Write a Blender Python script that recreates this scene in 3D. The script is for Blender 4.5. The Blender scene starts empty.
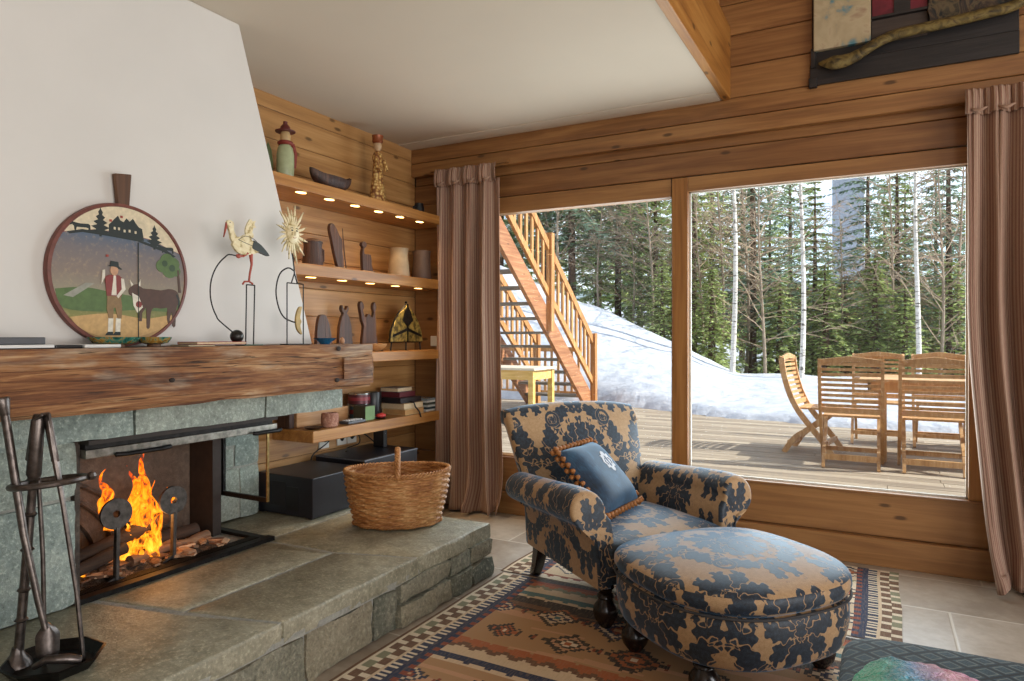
import bpy, math, random
from mathutils import Vector, Matrix, noise
random.seed(7)
PI = math.pi
sc = bpy.context.scene
COL = sc.collection

# ------------------------------------------------------------------ nodes
class X:
    """tiny expression wrapper round shader Math nodes"""
    def __init__(s, t, k): s.t, s.k = t, k
    def op(s, o, *a):
        n = s.t.nodes.new('ShaderNodeMath'); n.operation = o
        for i, q in enumerate((s,) + a):
            if isinstance(q, X): s.t.links.new(q.k, n.inputs[i])
            else: n.inputs[i].default_value = q
        return X(s.t, n.outputs[0])
    def __add__(s, o): return s.op('ADD', o)
    __radd__ = __add__
    def __sub__(s, o): return s.op('SUBTRACT', o)
    def __rsub__(s, o): return (s * -1.0) + o
    def __mul__(s, o): return s.op('MULTIPLY', o)
    __rmul__ = __mul__
    def __truediv__(s, o): return s.op('DIVIDE', o)
    def sin(s): return s.op('SINE')
    def abs(s): return s.op('ABSOLUTE')
    def fract(s): return s.op('FRACT')
    def floor(s): return s.op('FLOOR')
    def sqrt(s): return s.op('SQRT')
    def max(s, o): return s.op('MAXIMUM', o)
    def min(s, o): return s.op('MINIMUM', o)
    def gt(s, o): return s.op('GREATER_THAN', o)
    def lt(s, o): return s.op('LESS_THAN', o)
    def atan2(s, o): return s.op('ARCTAN2', o)
    def step(s, a, b):
        n = s.t.nodes.new('ShaderNodeMapRange'); n.interpolation_type = 'SMOOTHSTEP'
        s.t.links.new(s.k, n.inputs[0]); n.inputs[1].default_value = a; n.inputs[2].default_value = b
        return X(s.t, n.outputs[0])

def srgb(h):
    if isinstance(h, str):
        h = [int(h[i:i+2], 16) / 255 for i in (0, 2, 4)]
        return tuple(c / 12.92 if c < .04045 else ((c + .055) / 1.055) ** 2.4 for c in h)
    return tuple(h)

class Mat:
    def __init__(s, name, col='808080', rough=.6, metal=0, spec=.5):
        s.m = bpy.data.materials.new(name); s.m.use_nodes = True
        s.t = s.m.node_tree; s.b = s.t.nodes['Principled BSDF']
        s.b.inputs['Base Color'].default_value = (*srgb(col), 1)
        s.b.inputs['Roughness'].default_value = rough
        s.b.inputs['Metallic'].default_value = metal
        s.b.inputs['Specular IOR Level'].default_value = spec
    def n(s, typ, **kw):
        n = s.t.nodes.new(typ)
        for k, v in kw.items(): setattr(n, k, v)
        return n
    def l(s, a, b): s.t.links.new(a.k if isinstance(a, X) else a, b)
    def coord(s, which='Object', scale=(1, 1, 1), rot=(0, 0, 0)):
        c = s.n('ShaderNodeTexCoord'); m = s.n('ShaderNodeMapping')
        s.l(c.outputs[which], m.inputs[0]); m.inputs['Scale'].default_value = scale
        m.inputs['Rotation'].default_value = rot
        return m.outputs[0]
    def xyz(s, vec):
        n = s.n('ShaderNodeSeparateXYZ'); s.l(vec, n.inputs[0])
        return [X(s.t, o) for o in n.outputs]
    def noise(s, vec, scale, detail=4, rough=.55, dist=0):
        n = s.n('ShaderNodeTexNoise'); s.l(vec, n.inputs['Vector'])
        n.inputs['Scale'].default_value = scale; n.inputs['Detail'].default_value = detail
        n.inputs['Roughness'].default_value = rough; n.inputs['Distortion'].default_value = dist
        return X(s.t, n.outputs[0])
    def voro(s, vec, scale, feature='F1'):
        n = s.n('ShaderNodeTexVoronoi', feature=feature); s.l(vec, n.inputs['Vector'])
        n.inputs['Scale'].default_value = scale
        return n
    def ramp(s, fac, stops):
        n = s.n('ShaderNodeValToRGB'); s.l(fac, n.inputs[0]); e = n.color_ramp.elements
        while len(e) < len(stops): e.new(.5)
        for i, (p, c) in enumerate(stops):
            e[i].position = p; e[i].color = (*srgb(c), 1)
        return n.outputs[0]
    def mix(s, fac, a, b, blend='MIX'):
        n = s.n('ShaderNodeMix', data_type='RGBA', blend_type=blend)
        if isinstance(fac, (int, float)): n.inputs[0].default_value = fac
        else: s.l(fac, n.inputs[0])
        for q, i in ((a, 6), (b, 7)):
            if isinstance(q, (str, tuple)): n.inputs[i].default_value = (*srgb(q), 1)
            else: s.l(q, n.inputs[i])
        return n.outputs[2]
    def island(s): return X(s.t, s.n('ShaderNodeNewGeometry').outputs['Random Per Island'])
    def color(s, c): s.l(c, s.b.inputs['Base Color'])
    def bump(s, h, strength=.3, dist=.01):
        n = s.n('ShaderNodeBump'); s.l(h, n.inputs['Height'])
        n.inputs['Strength'].default_value = strength; n.inputs['Distance'].default_value = dist
        s.l(n.outputs[0], s.b.inputs['Normal'])

def plain(name, col, rough=.6, metal=0, var=.12, scale=30, bump=0, spec=.5):
    M = Mat(name, col, rough, metal, spec); v = M.coord(); nz = M.noise(v, scale)
    c = srgb(col)
    M.color(M.ramp(nz, [(.3, tuple(x * (1 - var) for x in c)), (.7, tuple(min(1, x * (1 + var)) for x in c))]))
    if bump: M.bump(nz, bump, .004)
    return M.m

def wood(name, dark, mid, light, axis=0, scale=1., rough=.5, knots=.5, bump=.12, isl=.35, across=14, which='Object'):
    M = Mat(name, mid, rough); st = [across * scale] * 3; st[axis] = .9 * scale
    raw = M.coord(which)
    isl_v = M.island()
    add = M.n('ShaderNodeVectorMath', operation='ADD'); cmb = M.n('ShaderNodeCombineXYZ')
    off = isl_v * 37.0
    for i in range(3): M.l(off, cmb.inputs[i])
    M.l(raw, add.inputs[0]); M.l(cmb.outputs[0], add.inputs[1])
    mp = M.n('ShaderNodeMapping'); mp.inputs['Scale'].default_value = st; M.l(add.outputs[0], mp.inputs[0])
    g = M.noise(mp.outputs[0], 1.6, 5, .6, .6)
    st2 = [x * 6 for x in st]; st2[axis] = st[axis] * 2
    mp2 = M.n('ShaderNodeMapping'); mp2.inputs['Scale'].default_value = st2; M.l(add.outputs[0], mp2.inputs[0])
    f = M.noise(mp2.outputs[0], 1.5, 3, .6)
    g2 = g * .75 + f * .25
    c = M.ramp(g2, [(.3, dark), (.5, mid), (.68, light)])
    c = M.mix((isl_v - .5).abs() * isl * 2, c, M.mix(isl_v.gt(.5), dark, light))
    if knots:
        ks = M.xyz(add.outputs[0]); cb3 = M.n('ShaderNodeCombineXYZ')
        M.l(ks[axis] * 2.3, cb3.inputs[0]); M.l((ks[(axis + 1) % 3] + ks[(axis + 2) % 3]) * 6.0, cb3.inputs[1])
        vo = M.voro(cb3.outputs[0], 1.0); vo.voronoi_dimensions = '2D'; d = X(M.t, vo.outputs['Distance']) + (f - .5) * .06
        rgb = M.n('ShaderNodeSeparateColor'); M.l(vo.outputs['Color'], rgb.inputs[0])
        pick = X(M.t, rgb.outputs[0]).lt(knots)
        k = (d.step(.085, .03)) * pick
        c = M.mix(k * .75, c, tuple(x * .22 for x in srgb(dark)))
    M.color(c)
    if bump: M.bump(g2, bump, .006)
    return M.m

def stone(name, cols, scale=3., rough=.75, bump=.6, speck=.25, fine=70, islv=.3):
    M = Mat(name, cols[1], rough); v = M.coord()
    a = M.noise(v, scale, 6, .62, .4); b = M.noise(v, fine, 3, .7); c3 = M.noise(v, scale * 7, 4, .7)
    h = a * .55 + c3 * .45
    c = M.ramp(h, [(.32, cols[0]), (.5, cols[1]), (.66, cols[2])])
    i = M.island()
    c = M.mix((i - .5).abs() * islv * 2, c, M.mix(i.gt(.5), cols[0], cols[3] if len(cols) > 3 else cols[2]))
    c = M.mix(b.step(.5, .72) * speck, c, tuple(min(1, x * 2.0) for x in srgb(cols[2])))
    c = M.mix(b.step(.46, .3) * speck, c, tuple(x * .35 for x in srgb(cols[0])))
    M.color(c); M.bump(a * .3 + c3 * .5 + b * .25, bump, .02)
    return M.m

def metal(name, col='303030', rough=.45, bump=.15):
    M = Mat(name, col, rough, .85); v = M.coord(); nz = M.noise(v, 45, 4, .6)
    c = srgb(col)
    M.color(M.ramp(nz, [(.3, tuple(x * .6 for x in c)), (.7, tuple(x * 1.5 for x in c))])); M.bump(nz, bump, .003)
    return M.m

# ------------------------------------------------------------------ mesh building
class G:
    def __init__(s): s.v, s.f, s.m, s.uv, s.col = [], [], [], {}, {}
    def add(s, vs, fs, mat=0, M=None, uvs=None):
        b = len(s.v)
        s.v.extend([tuple(M @ Vector(p)) for p in vs] if M is not None else [tuple(p) for p in vs])
        for f in fs:
            if uvs is not None: s.uv[len(s.f)] = [uvs[i] for i in f]
            s.f.append(tuple(b + i for i in f)); s.m.append(mat)
        return s
    def box(s, x0, x1, y0, y1, z0, z1, mat=0, M=None):
        v = [(x, y, z) for x in (x0, x1) for y in (y0, y1) for z in (z0, z1)]
        f = [(0, 1, 3, 2), (4, 6, 7, 5), (0, 4, 5, 1), (2, 3, 7, 6), (0, 2, 6, 4), (1, 5, 7, 3)]
        return s.add(v, f, mat, M)
    def beam(s, p, q, w, h, mat=0, up=(0, 0, 1)):
        p, q = Vector(p), Vector(q); d = (q - p).normalized(); u = Vector(up)
        if abs(d.dot(u)) > .98: u = Vector((0, 1, 0))
        r = d.cross(u).normalized() * (w / 2); u2 = r.cross(d).normalized() * (h / 2)
        v = [o + a * r + b * u2 for o in (p, q) for a, b in ((-1, -1), (1, -1), (1, 1), (-1, 1))]
        return s.add(v, [(3, 2, 1, 0), (4, 5, 6, 7), (0, 1, 5, 4), (1, 2, 6, 5), (2, 3, 7, 6), (3, 0, 4, 7)], mat)
    def prism(s, poly, d0, d1, axis='y', mat=0, M=None):
        """poly: 2D outline; axis: extrusion direction; 2D = the other two axes in order"""
        def P(a, b, d): return {'x': (d, a, b), 'y': (a, d, b), 'z': (a, b, d)}[axis]
        n = len(poly); v = [P(a, b, d0) for a, b in poly] + [P(a, b, d1) for a, b in poly]
        f = [tuple(range(n)), tuple(range(2 * n - 1, n - 1, -1))] + [(i, i + n, (i + 1) % n + n, (i + 1) % n) for i in range(n)]
        return s.add(v, f, mat, M)
    def tube(s, pts, r, n=8, mat=0, M=None, closed=False, cap=True, flat=1.):
        pts = [Vector(p) for p in pts]; k = len(pts)
        rs = r if isinstance(r, (list, tuple)) else [r] * k
        v, f = [], []; prev = None
        for i, p in enumerate(pts):
            a = pts[(i - 1) % k] if (closed or i) else p; b = pts[(i + 1) % k] if (closed or i < k - 1) else p
            d = (b - a)
            d = d.normalized() if d.length > 1e-9 else Vector((0, 0, 1))
            if prev is None:
                u = d.orthogonal().normalized()
            else:
                u = prev - d * prev.dot(d); u = u.normalized() if u.length > 1e-6 else d.orthogonal().normalized()
            prev = u; w = d.cross(u)
            for j in range(n):
                t = 2 * PI * j / n
                v.append(p + (u * math.cos(t) + w * math.sin(t) * flat) * rs[i])
        m = k if closed else k - 1
        for i in range(m):
            for j in range(n):
                a, b = i * n, ((i + 1) % k) * n
                f.append((a + j, a + (j + 1) % n, b + (j + 1) % n, b + j))
        if cap and not closed:
            f.append(tuple(range(n - 1, -1, -1))); f.append(tuple((k - 1) * n + j for j in range(n)))
        return s.add(v, f, mat, M)
    def lathe(s, prof, c=(0, 0, 0), n=20, mat=0, M=None, sx=1., sy=1.):
        v, f = [], []
        for r, z in prof:
            for j in range(n):
                t = 2 * PI * j / n; v.append((c[0] + r * sx * math.cos(t), c[1] + r * sy * math.sin(t), c[2] + z))
        for i in range(len(prof) - 1):
            for j in range(n):
                f.append((i * n + j, i * n + (j + 1) % n, (i + 1) * n + (j + 1) % n, (i + 1) * n + j))
        f.append(tuple(range(n - 1, -1, -1))); f.append(tuple((len(prof) - 1) * n + j for j in range(n)))
        return s.add(v, f, mat, M)
    def ball(s, c, r, n=12, mat=0, M=None):
        if not isinstance(r, (tuple, list)): r = (r, r, r)
        v, f = [], []; h = max(4, n // 2)
        for i in range(h + 1):
            a = PI * i / h
            for j in range(n):
                t = 2 * PI * j / n
                v.append((c[0] + r[0] * math.sin(a) * math.cos(t), c[1] + r[1] * math.sin(a) * math.sin(t), c[2] + r[2] * math.cos(a)))
        for i in range(h):
            for j in range(n): f.append((i * n + j, (i + 1) * n + j, (i + 1) * n + (j + 1) % n, i * n + (j + 1) % n))
        return s.add(v, f, mat, M)
    def grid(s, fn, nu, nv, mat=0, M=None, us=1., vs=1., cu=False, flip=False, uo=0., vo=0.):
        """fn(u,v) in 0..1; uv coordinates us*u, vs*v"""
        v, uv = [], []
        for i in range(nu + 1):
            for j in range(nv + 1):
                v.append(fn(i / nu, j / nv)); uv.append((uo + us * i / nu, vo + vs * j / nv))
        f = []
        for i in range(nu):
            for j in range(nv):
                q = (i * (nv + 1) + j, (i + 1) * (nv + 1) + j, (i + 1) * (nv + 1) + j + 1, i * (nv + 1) + j + 1)
                f.append(q[::-1] if flip else q)
        return s.add(v, f, mat, M, uv)
    def rock(s, x0, x1, y0, y1, z0, z1, mat=0, amp=.012, seg=.06, fr=9., seed=0., rnd=.012, M=None):
        """a hewn block: subdivided box with knocked-off corners and a rough skin"""
        c = Vector(((x0 + x1) / 2, (y0 + y1) / 2, (z0 + z1) / 2)); hs = Vector((x1 - x0, y1 - y0, z1 - z0)) / 2
        pts, fs, idx = [], [], {}
        n = [max(1, min(40, int(round(2 * h / seg)))) for h in hs]
        def vid(i, j, k):
            key = (i, j, k)
            if key not in idx:
                p = Vector((hs.x * (2 * i / n[0] - 1), hs.y * (2 * j / n[1] - 1), hs.z * (2 * k / n[2] - 1)))
                inn = Vector([max(-hs[q] + rnd, min(hs[q] - rnd, p[q])) for q in range(3)])
                d = p - inn
                if d.length > 1e-6: p = inn + d.normalized() * rnd
                w = c + p; dn = noise.noise_vector(w * fr + Vector((seed, seed, seed)))
                dn2 = noise.noise_vector(w * fr * 3.1 + Vector((seed, 0, seed)))
                p = p + dn * amp + dn2 * amp * .4
                idx[key] = len(pts); pts.append(c + p)
            return idx[key]
        for a in range(3):
            b, d = (a + 1) % 3, (a + 2) % 3
            for side in (0, n[a]):
                for i in range(n[b]):
                    for j in range(n[d]):
                        def K(ii, jj):
                            q = [0, 0, 0]; q[a] = side; q[b] = ii; q[d] = jj; return vid(*q)
                        q = (K(i, j), K(i + 1, j), K(i + 1, j + 1), K(i, j + 1))
                        fs.append(q if side else q[::-1])
        return s.add(pts, fs, mat, M)

def obj(name, g, mats, parent=None, loc=None, rotz=None, smooth=40, bevel=0, bseg=2, label=None, recalc=True, rot=None):
    me = bpy.data.meshes.new(name)
    me.from_pydata(g.v, [], g.f)
    if not isinstance(mats, (list, tuple)): mats = [mats]
    for m in mats: me.materials.append(m)
    me.polygons.foreach_set('material_index', g.m)
    if g.uv:
        ul = me.uv_layers.new(name='UVMap'); flat = []
        for p in me.polygons:
            u = g.uv.get(p.index)
            for k in range(p.loop_total): flat.extend(u[k] if u else (0, 0))
        ul.data.foreach_set('uv', flat)
    if g.col:
        ca = me.color_attributes.new('pattern', 'FLOAT_COLOR', 'CORNER'); flat = []
        for p in me.polygons:
            c = g.col.get(p.index, (0, 0, 0))
            for k in range(p.loop_total): flat.extend((*c, 1))
        ca.data.foreach_set('color', flat)
    if recalc:
        import bmesh
        bm = bmesh.new(); bm.from_mesh(me); bmesh.ops.recalc_face_normals(bm, faces=bm.faces); bm.to_mesh(me); bm.free()
    if smooth:
        me.shade_smooth(); me.set_sharp_from_angle(angle=math.radians(smooth))
    o = bpy.data.objects.new(name, me); COL.objects.link(o)
    if parent is not None: o.parent = parent
    if loc is not None: o.location = loc
    if rotz is not None: o.rotation_euler = (0, 0, rotz)
    if rot is not None: o.rotation_euler = rot
    if bevel:
        b = o.modifiers.new('bevel', 'BEVEL'); b.width = bevel; b.segments = bseg; b.limit_method = 'ANGLE'; b.angle_limit = .6
    if label: o['label'] = label
    return o

def thing(name, label, cat, loc=(0, 0, 0), rotz=0, group=None):
    o = bpy.data.objects.new(name, None); COL.objects.link(o); o.empty_display_size = .1
    o.location = loc; o.rotation_euler = (0, 0, rotz)
    return tag(o, label, cat, group)

def tag(o, label, cat, group=None, kind=None):
    o['label'] = label; o['category'] = cat
    if group: o['group'] = group
    if kind: o['kind'] = kind
    return o

def struct(name, g, mats, parent=None, **kw):
    o = obj(name, g, mats, parent, **kw); o['kind'] = 'structure'
    return o

def copy_tree(o, loc=None, rotz=None, label=None, scale=None):
    c = o.copy(); COL.objects.link(c)
    for ch in [q for q in COL.objects if q.parent == o]:
        d = ch.copy(); COL.objects.link(d); d.parent = c
        for g2 in [q for q in COL.objects if q.parent == ch]:
            e = g2.copy(); COL.objects.link(e); e.parent = d
    if loc is not None: c.location = loc
    if rotz is not None: c.rotation_euler = (0, 0, rotz)
    if scale is not None: c.scale = scale
    if label: c['label'] = label
    return c
def lerp(a, b, t): return a + (b - a) * t
def arc(cx, cy, r, a0, a1, n, ry=None):
    return [(cx + r * math.cos(math.radians(lerp(a0, a1, i / n))), cy + (ry or r) * math.sin(math.radians(lerp(a0, a1, i / n)))) for i in range(n + 1)]
def smooth_path(pts, k=6):
    """Catmull-Rom through 2D or 3D points"""
    P = [Vector(p) for p in pts]; out = []
    for i in range(len(P) - 1):
        a, b, c, d = P[max(i - 1, 0)], P[i], P[i + 1], P[min(i + 2, len(P) - 1)]
        for j in range(k):
            t = j / k
            out.append(.5 * ((2 * b) + (c - a) * t + (2 * a - 5 * b + 4 * c - d) * t * t + (3 * b - a - 3 * c + d) * t ** 3))
    out.append(P[-1]); return out
# ------------------------------------------------------------------ materials of the house
pine_x = wood('pine_planks', '663f22', '8a5f37', 'a67a4a', 0, rough=.42, knots=.42)
pine_y = wood('pine_planks_side', '815630', 'a97c4a', 'c09562', 1, rough=.42, knots=.42)
pine_z = wood('pine_frame', '74481f', '986633', 'ae7c44', 2, rough=.4, knots=.3)
shelf_wood = wood('shelf_wood', '7d5024', 'a87238', 'c39050', 1, rough=.45, knots=.3)
plaster = plain('white_plaster', 'd0cdc9', .9, var=.03, scale=2.5, bump=.05)
ceil_plaster = plain('ceiling_plaster', 'cdc0ae', .92, var=.02, scale=2)
black_gap = plain('groove_shadow_wood', '3c2610', .8)
def floor_mat():
    M = Mat('stone_floor_tiles', '9b8f80', .38)
    x, y, z = M.xyz(M.coord())
    r = (y / .42); row = r.floor(); u = (x / .62) + row * .37
    fu = u.fract(); fv = r.fract()
    j = (fu.min(1.0 - fu) * .62).min(fv.min(1.0 - fv) * .42)
    v = M.coord(); n1 = M.noise(v, 2.2, 5, .6, .5); n2 = M.noise(v, 22, 4, .65)
    wn = M.n('ShaderNodeTexWhiteNoise', noise_dimensions='2D'); cb = M.n('ShaderNodeCombineXYZ')
    M.l(u.floor(), cb.inputs[0]); M.l(row, cb.inputs[1]); M.l(cb.outputs[0], wn.inputs['Vector'])
    t = X(M.t, wn.outputs['Value'])
    c = M.ramp(n1 * .6 + n2 * .25 + t * .15, [(.36, '8a7b6b'), (.5, 'a29484'), (.64, 'b9ad9e')])
    c = M.mix(j.step(.006, .003), c, 'c2b9aa')
    M.color(c); M.bump(j.step(.002, .008) * .6 + n2 * .3, .25, .006)
    return M.m

XW, YW, ZC = -2.88, 3.90, 2.45
RX, BY = 3.6, -3.2                       # right and back walls of the room
# floor
struct('floor', G().box(XW - .2, RX + .2, BY - .2, YW + .12, -.12, 0), floor_mat(), smooth=0)
# left wall: horizontal planks
g = G(); z = 0
random.seed(3)
while z < ZC:
    h = .158; y = 2.0; 
    g.box(XW - .05, XW, BY, YW, z + .001, min(z + h - .001, 4.6)); z += h
g.box(XW - .12, XW - .004, BY, YW + .1, 0, 4.6, 1)
struct('wall_left', g, [pine_y, black_gap], smooth=0, bevel=.003, bseg=1)
# far wall with the two windows
g = G()
WX0, WXM, WX1, WZ0, WZ1 = -2.42, -1.015, .372, .364, 1.975
for z0, z1, y in ((.0, .139, YW - .035), (.143, .352, YW),):
    g.box(XW, RX, y, YW + .10, z0, z1)
g.box(XW, WX0, YW, YW + .1, .356, 2.061); g.box(WX1 + .16, RX, YW, YW + .1, .356, 2.061)
for z0, z1, y in ((2.063, 2.198, YW), (2.204, 2.262, YW + .01), (2.256, 2.345, YW - .045), (2.349, 2.45, YW - .045)):
    g.box(XW, RX, y, YW + .1, z0, z1)
z = 2.453
while z < 4.6:
    g.box(XW, RX, YW - .045, YW + .1, z, z + .167); z += .171
g.box(XW, RX, YW + .02, YW + .09, 2.07, 4.6, 1)
struct('wall_far', g, [pine_x, black_gap], smooth=0, bevel=.003, bseg=1)
# the sill lip
struct('trim_1', G().box(WX0, WX1 + .1, YW - .012, YW + .10, .350, .364), pine_x, smooth=0, bevel=.003)

def glass_mat():
    M = Mat('window_glass', 'ffffff', 0); t = M.t
    gl = M.n('ShaderNodeBsdfGlossy'); gl.inputs['Roughness'].default_value = .0; gl.inputs['Color'].default_value = (.9, .95, 1, 1)
    tr = M.n('ShaderNodeBsdfTransparent'); tr.inputs[0].default_value = (.97, .985, .98, 1)
    mx = M.n('ShaderNodeMixShader'); fr = M.n('ShaderNodeLayerWeight'); fr.inputs[0].default_value = .5; fc = X(t, fr.outputs['Facing'])
    M.l(fc.op('POWER', 4.0) * .7 + .025, mx.inputs[0]); M.l(tr.outputs[0], mx.inputs[1]); M.l(gl.outputs[0], mx.inputs[2])
    M.l(mx.outputs[0], t.nodes['Material Output'].inputs[0]); return M.m
glass = glass_mat()
def window(name, x0, x1, z0, z1, y, w_l, w_r, w_t, w_b, gy, dep=.07, inner=(0, 0, 0, 0)):
    g = G(); g.box(x0 - w_l, x0, y, y + dep, z0 - w_b, z1 + w_t); g.box(x1, x1 + w_r, y, y + dep, z0 - w_b, z1 + w_t)
    g.box(x0, x1, y, y + dep, z1, z1 + w_t, 1)
    if w_b: g.box(x0, x1, y, y + dep, z0 - w_b, z0)
    o = struct(name, g, [pine_z, pine_x], smooth=0, bevel=.004)
    obj('glass_pane', G().box(x0 - .01, x1 + .01, gy, gy + .006, z0 - .01, z1 + .01), glass, o, smooth=0)
    return o
# the fixed pane on the right, and the sliding leaf on the left
window('window_2', -.965, WX1, WZ0, WZ1, YW + .0, .092, .16, .082, 0, YW + .05)
window('window_1', WX0 + .06, -1.062, .372, 1.955, YW + .012, .06, .0, .105, .02, YW + .06, dep=.08)
ws = plain('white_seal', 'd8d5cc', .5)
g = G()
for (x0, x1, z0, z1, y) in ((-.965, WX1, WZ0, WZ1, YW + .035),):
    g.box(x0, x0 + .010, y, y + .012, z0, z1); g.box(x1 - .008, x1, y, y + .012, z0, z1)
    g.box(x0, x1, y, y + .012, z0, z0 + .009); g.box(x0, x1, y, y + .012, z1 - .007, z1)
struct('trim_2', g, ws, smooth=0)
# low ceiling with its fascia, the high ceiling beyond
g = G(); g.box(XW - .1, -.765, BY, YW, ZC, ZC + .12)
struct('ceiling', g, ceil_plaster, smooth=0)
struct('trim_3', G().box(XW, -.775, YW - .19, YW - .045, ZC - .005, ZC), ceil_plaster, smooth=0, bevel=.003)
struct('trim_4', G().box(-.765, -.72, BY, YW - .045, ZC - .006, 2.84), wood('fascia_wood', '7c4d1f', 'a87132', 'bd8a48', 1, knots=.3), smooth=0, bevel=.004)
g = G(); z = 2.84
while z < 4.6: g.box(-.84, -.78, BY, YW - .04, z, z + .167); z += .171
struct('wall_gallery', g, pine_y, smooth=0, bevel=.003)
struct('ceiling_high', G().box(-.84, RX + .2, BY - .1, YW + .1, 4.6, 4.7), ceil_plaster, smooth=0)
# right and back walls, each with a window opening (unseen; area fill lights are added there)
g = G()
g.box(RX, RX + .12, BY, YW, 0, .3); g.box(RX, RX + .12, BY, YW, 2.3, 4.6)
g.box(RX, RX + .12, BY, -1.4, .3, 2.3); g.box(RX, RX + .12, 2.6, YW, .3, 2.3)
struct('wall_right', g, plaster, smooth=0)
g = G()
g.box(XW - .1, RX + .12, BY - .12, BY, 0, .6); g.box(XW - .1, RX + .12, BY - .12, BY, 3.2, 4.6)
g.box(XW - .1, 1.5, BY - .12, BY, .6, 3.2); g.box(3.4, RX + .12, BY - .12, BY, .6, 3.2)
struct('wall_back', g, plaster, smooth=0)

# ------------------------------------------------------------------ chimney breast: a tapering white hood
g = G(); XH = -2.35
zc = ZC
a = [(-.6, 1.112), (2.378, 1.112), (1.962, zc), (-.6, zc)]
g.prism(a, XW + .003, XH, 'x')
struct('wall_chimney', g, plaster, smooth=0, bevel=.006)

# ------------------------------------------------------------------ fireplace
st_top = stone('hearth_slab_stone', ['66634f', '928d78', 'b4ad96', 'b5ac98'], 2.5, .5, .5, .3, 80)
st_wall = stone('green_grey_stone', ['606c67', '87938c', 'a5ada3', 'b3ab93'], 3.5, .78, .8, .35, 75, .45)
st_face = stone('rough_hearth_stone', ['4f5246', '7b7b6b', '9c9885', 'a8977a'], 5, .85, 1., .3, 70, .7)
mortar = stone('mortar', ['7f7f78', '989890', 'aaa89c'], 12, .9, .6, .2, 60)
soot = stone('sooty_firebrick', ['29231f', '4a4038', '6e6054'], 5, .9, .6, .1, 60, .5)
iron = metal('black_iron', '2a2827', .5); iron_l = metal('brushed_steel_rail', '8a857c', .35, .05)
fp = thing('fireplace', 'open stone fireplace with a rustic beam mantel on the left', 'fireplace')
# hearth top slabs, with an irregular front edge
def slab(g, poly, z0, z1, seed):
    """irregular slab: dense outline with noise, crowned edges"""
    out = []
    n = len(poly)
    for i in range(n):
        a, b = Vector(poly[i]), Vector(poly[(i + 1) % n]); L = (b - a).length; k = max(1, int(L / .035))
        for j in range(k):
            p = a.lerp(b, j / k); nv = noise.noise_vector(Vector((p.x * 11, p.y * 11, seed)))
            out.append((p.x + nv.x * .004, p.y + nv.y * .004))
    c = Vector((sum(p[0] for p in out) / len(out), sum(p[1] for p in out) / len(out)))
    m = len(out); v = []
    for k, (zz, ins) in enumerate(((z0, .0), (z1 - .012, .0), (z1 - .003, .004), (z1, .012))):
        for p in out:
            q = Vector(p); d = (c - q); q = q + d.normalized() * ins
            nz = noise.noise(Vector((q.x * 14, q.y * 14, zz * 30 + seed)))
            v.append((q.x + (nz * .008 if k < 2 else 0), q.y, zz + (nz * .002)))
    f = [(k * m + i, k * m + (i + 1) % m, (k + 1) * m + (i + 1) % m, (k + 1) * m + i) for k in range(3) for i in range(m)]
    f += [tuple(range(m - 1, -1, -1)), tuple(3 * m + i for i in range(m))]
    g.add(v, f)
g = G(); J = .006; HZ0, HZ1 = .175, .244; XF = -1.662
slab(g, [(-2.40 + J, .2), (XF, .2), (XF, 1.55), (-2.01, 1.445), (-2.40 + J, 1.36)], HZ0, HZ1, 1)
slab(g, [(-2.40 + J, 1.38), (-2.05, 1.455), (-2.02, 1.46), (-2.02, 2.16 - J), (-2.40 + J, 2.14)], HZ0, HZ1, 2)
slab(g, [(-2.01, 1.463), (XF, 1.56), (XF, 2.27), (-2.01, 2.16)], HZ0, HZ1, 3)
slab(g, [(-2.40 + J, 2.15), (-2.01, 2.17), (XF, 2.28), (XF, 2.858), (-2.40 + J, 2.858)], HZ0, HZ1, 4)
slab(g, [(-2.87, 2.16), (-2.41, 2.15), (-2.41, 2.858), (-2.87, 2.858)], HZ0, HZ1, 5)
obj('hearth_slab', g, st_top, fp, smooth=50)
g = G(); g.box(-2.86, XF + -.02, .2, 2.84, .0, .20, 1); g.box(-2.86, XF - .012, .21, 2.845, .19, .2405, 1)
y = .2; k = 0; random.seed(12)
for L in (.42, .38, .3, .36, .34, .14, .36, .17, .20):
    y1 = min(y + L, 2.862); 
    if k in (6, 7, 8):
        g.rock(XF - .12, XF + .012, y + .003, y1 - .003, .095, .176, 0, .012, .03, 12, k); g.rock(XF - .12, XF + .022, y + .004, y1 - .004, .0, .09, 0, .014, .03, 12, k + 9)
    else: g.rock(XF - .12, XF - .004, y + .004, y1 - .006, .0, .165, 0, .012, .03, 10, k)
    y = y1; k += 1
g.rock(-2.3, XF - .1, 2.78, 2.862, .0, .172, 0, .012, .04, 12, 3); g.rock(-2.86, -2.3, 2.78, 2.862, .0, .172, 0, .01, .04, 12, 5)
g.rock(XF - .10, XF + .003, .22, 2.3, .166, .195, 1, .004, .05, 12, 5)
obj('hearth_base', g, [st_face, mortar], fp, smooth=50)
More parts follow.
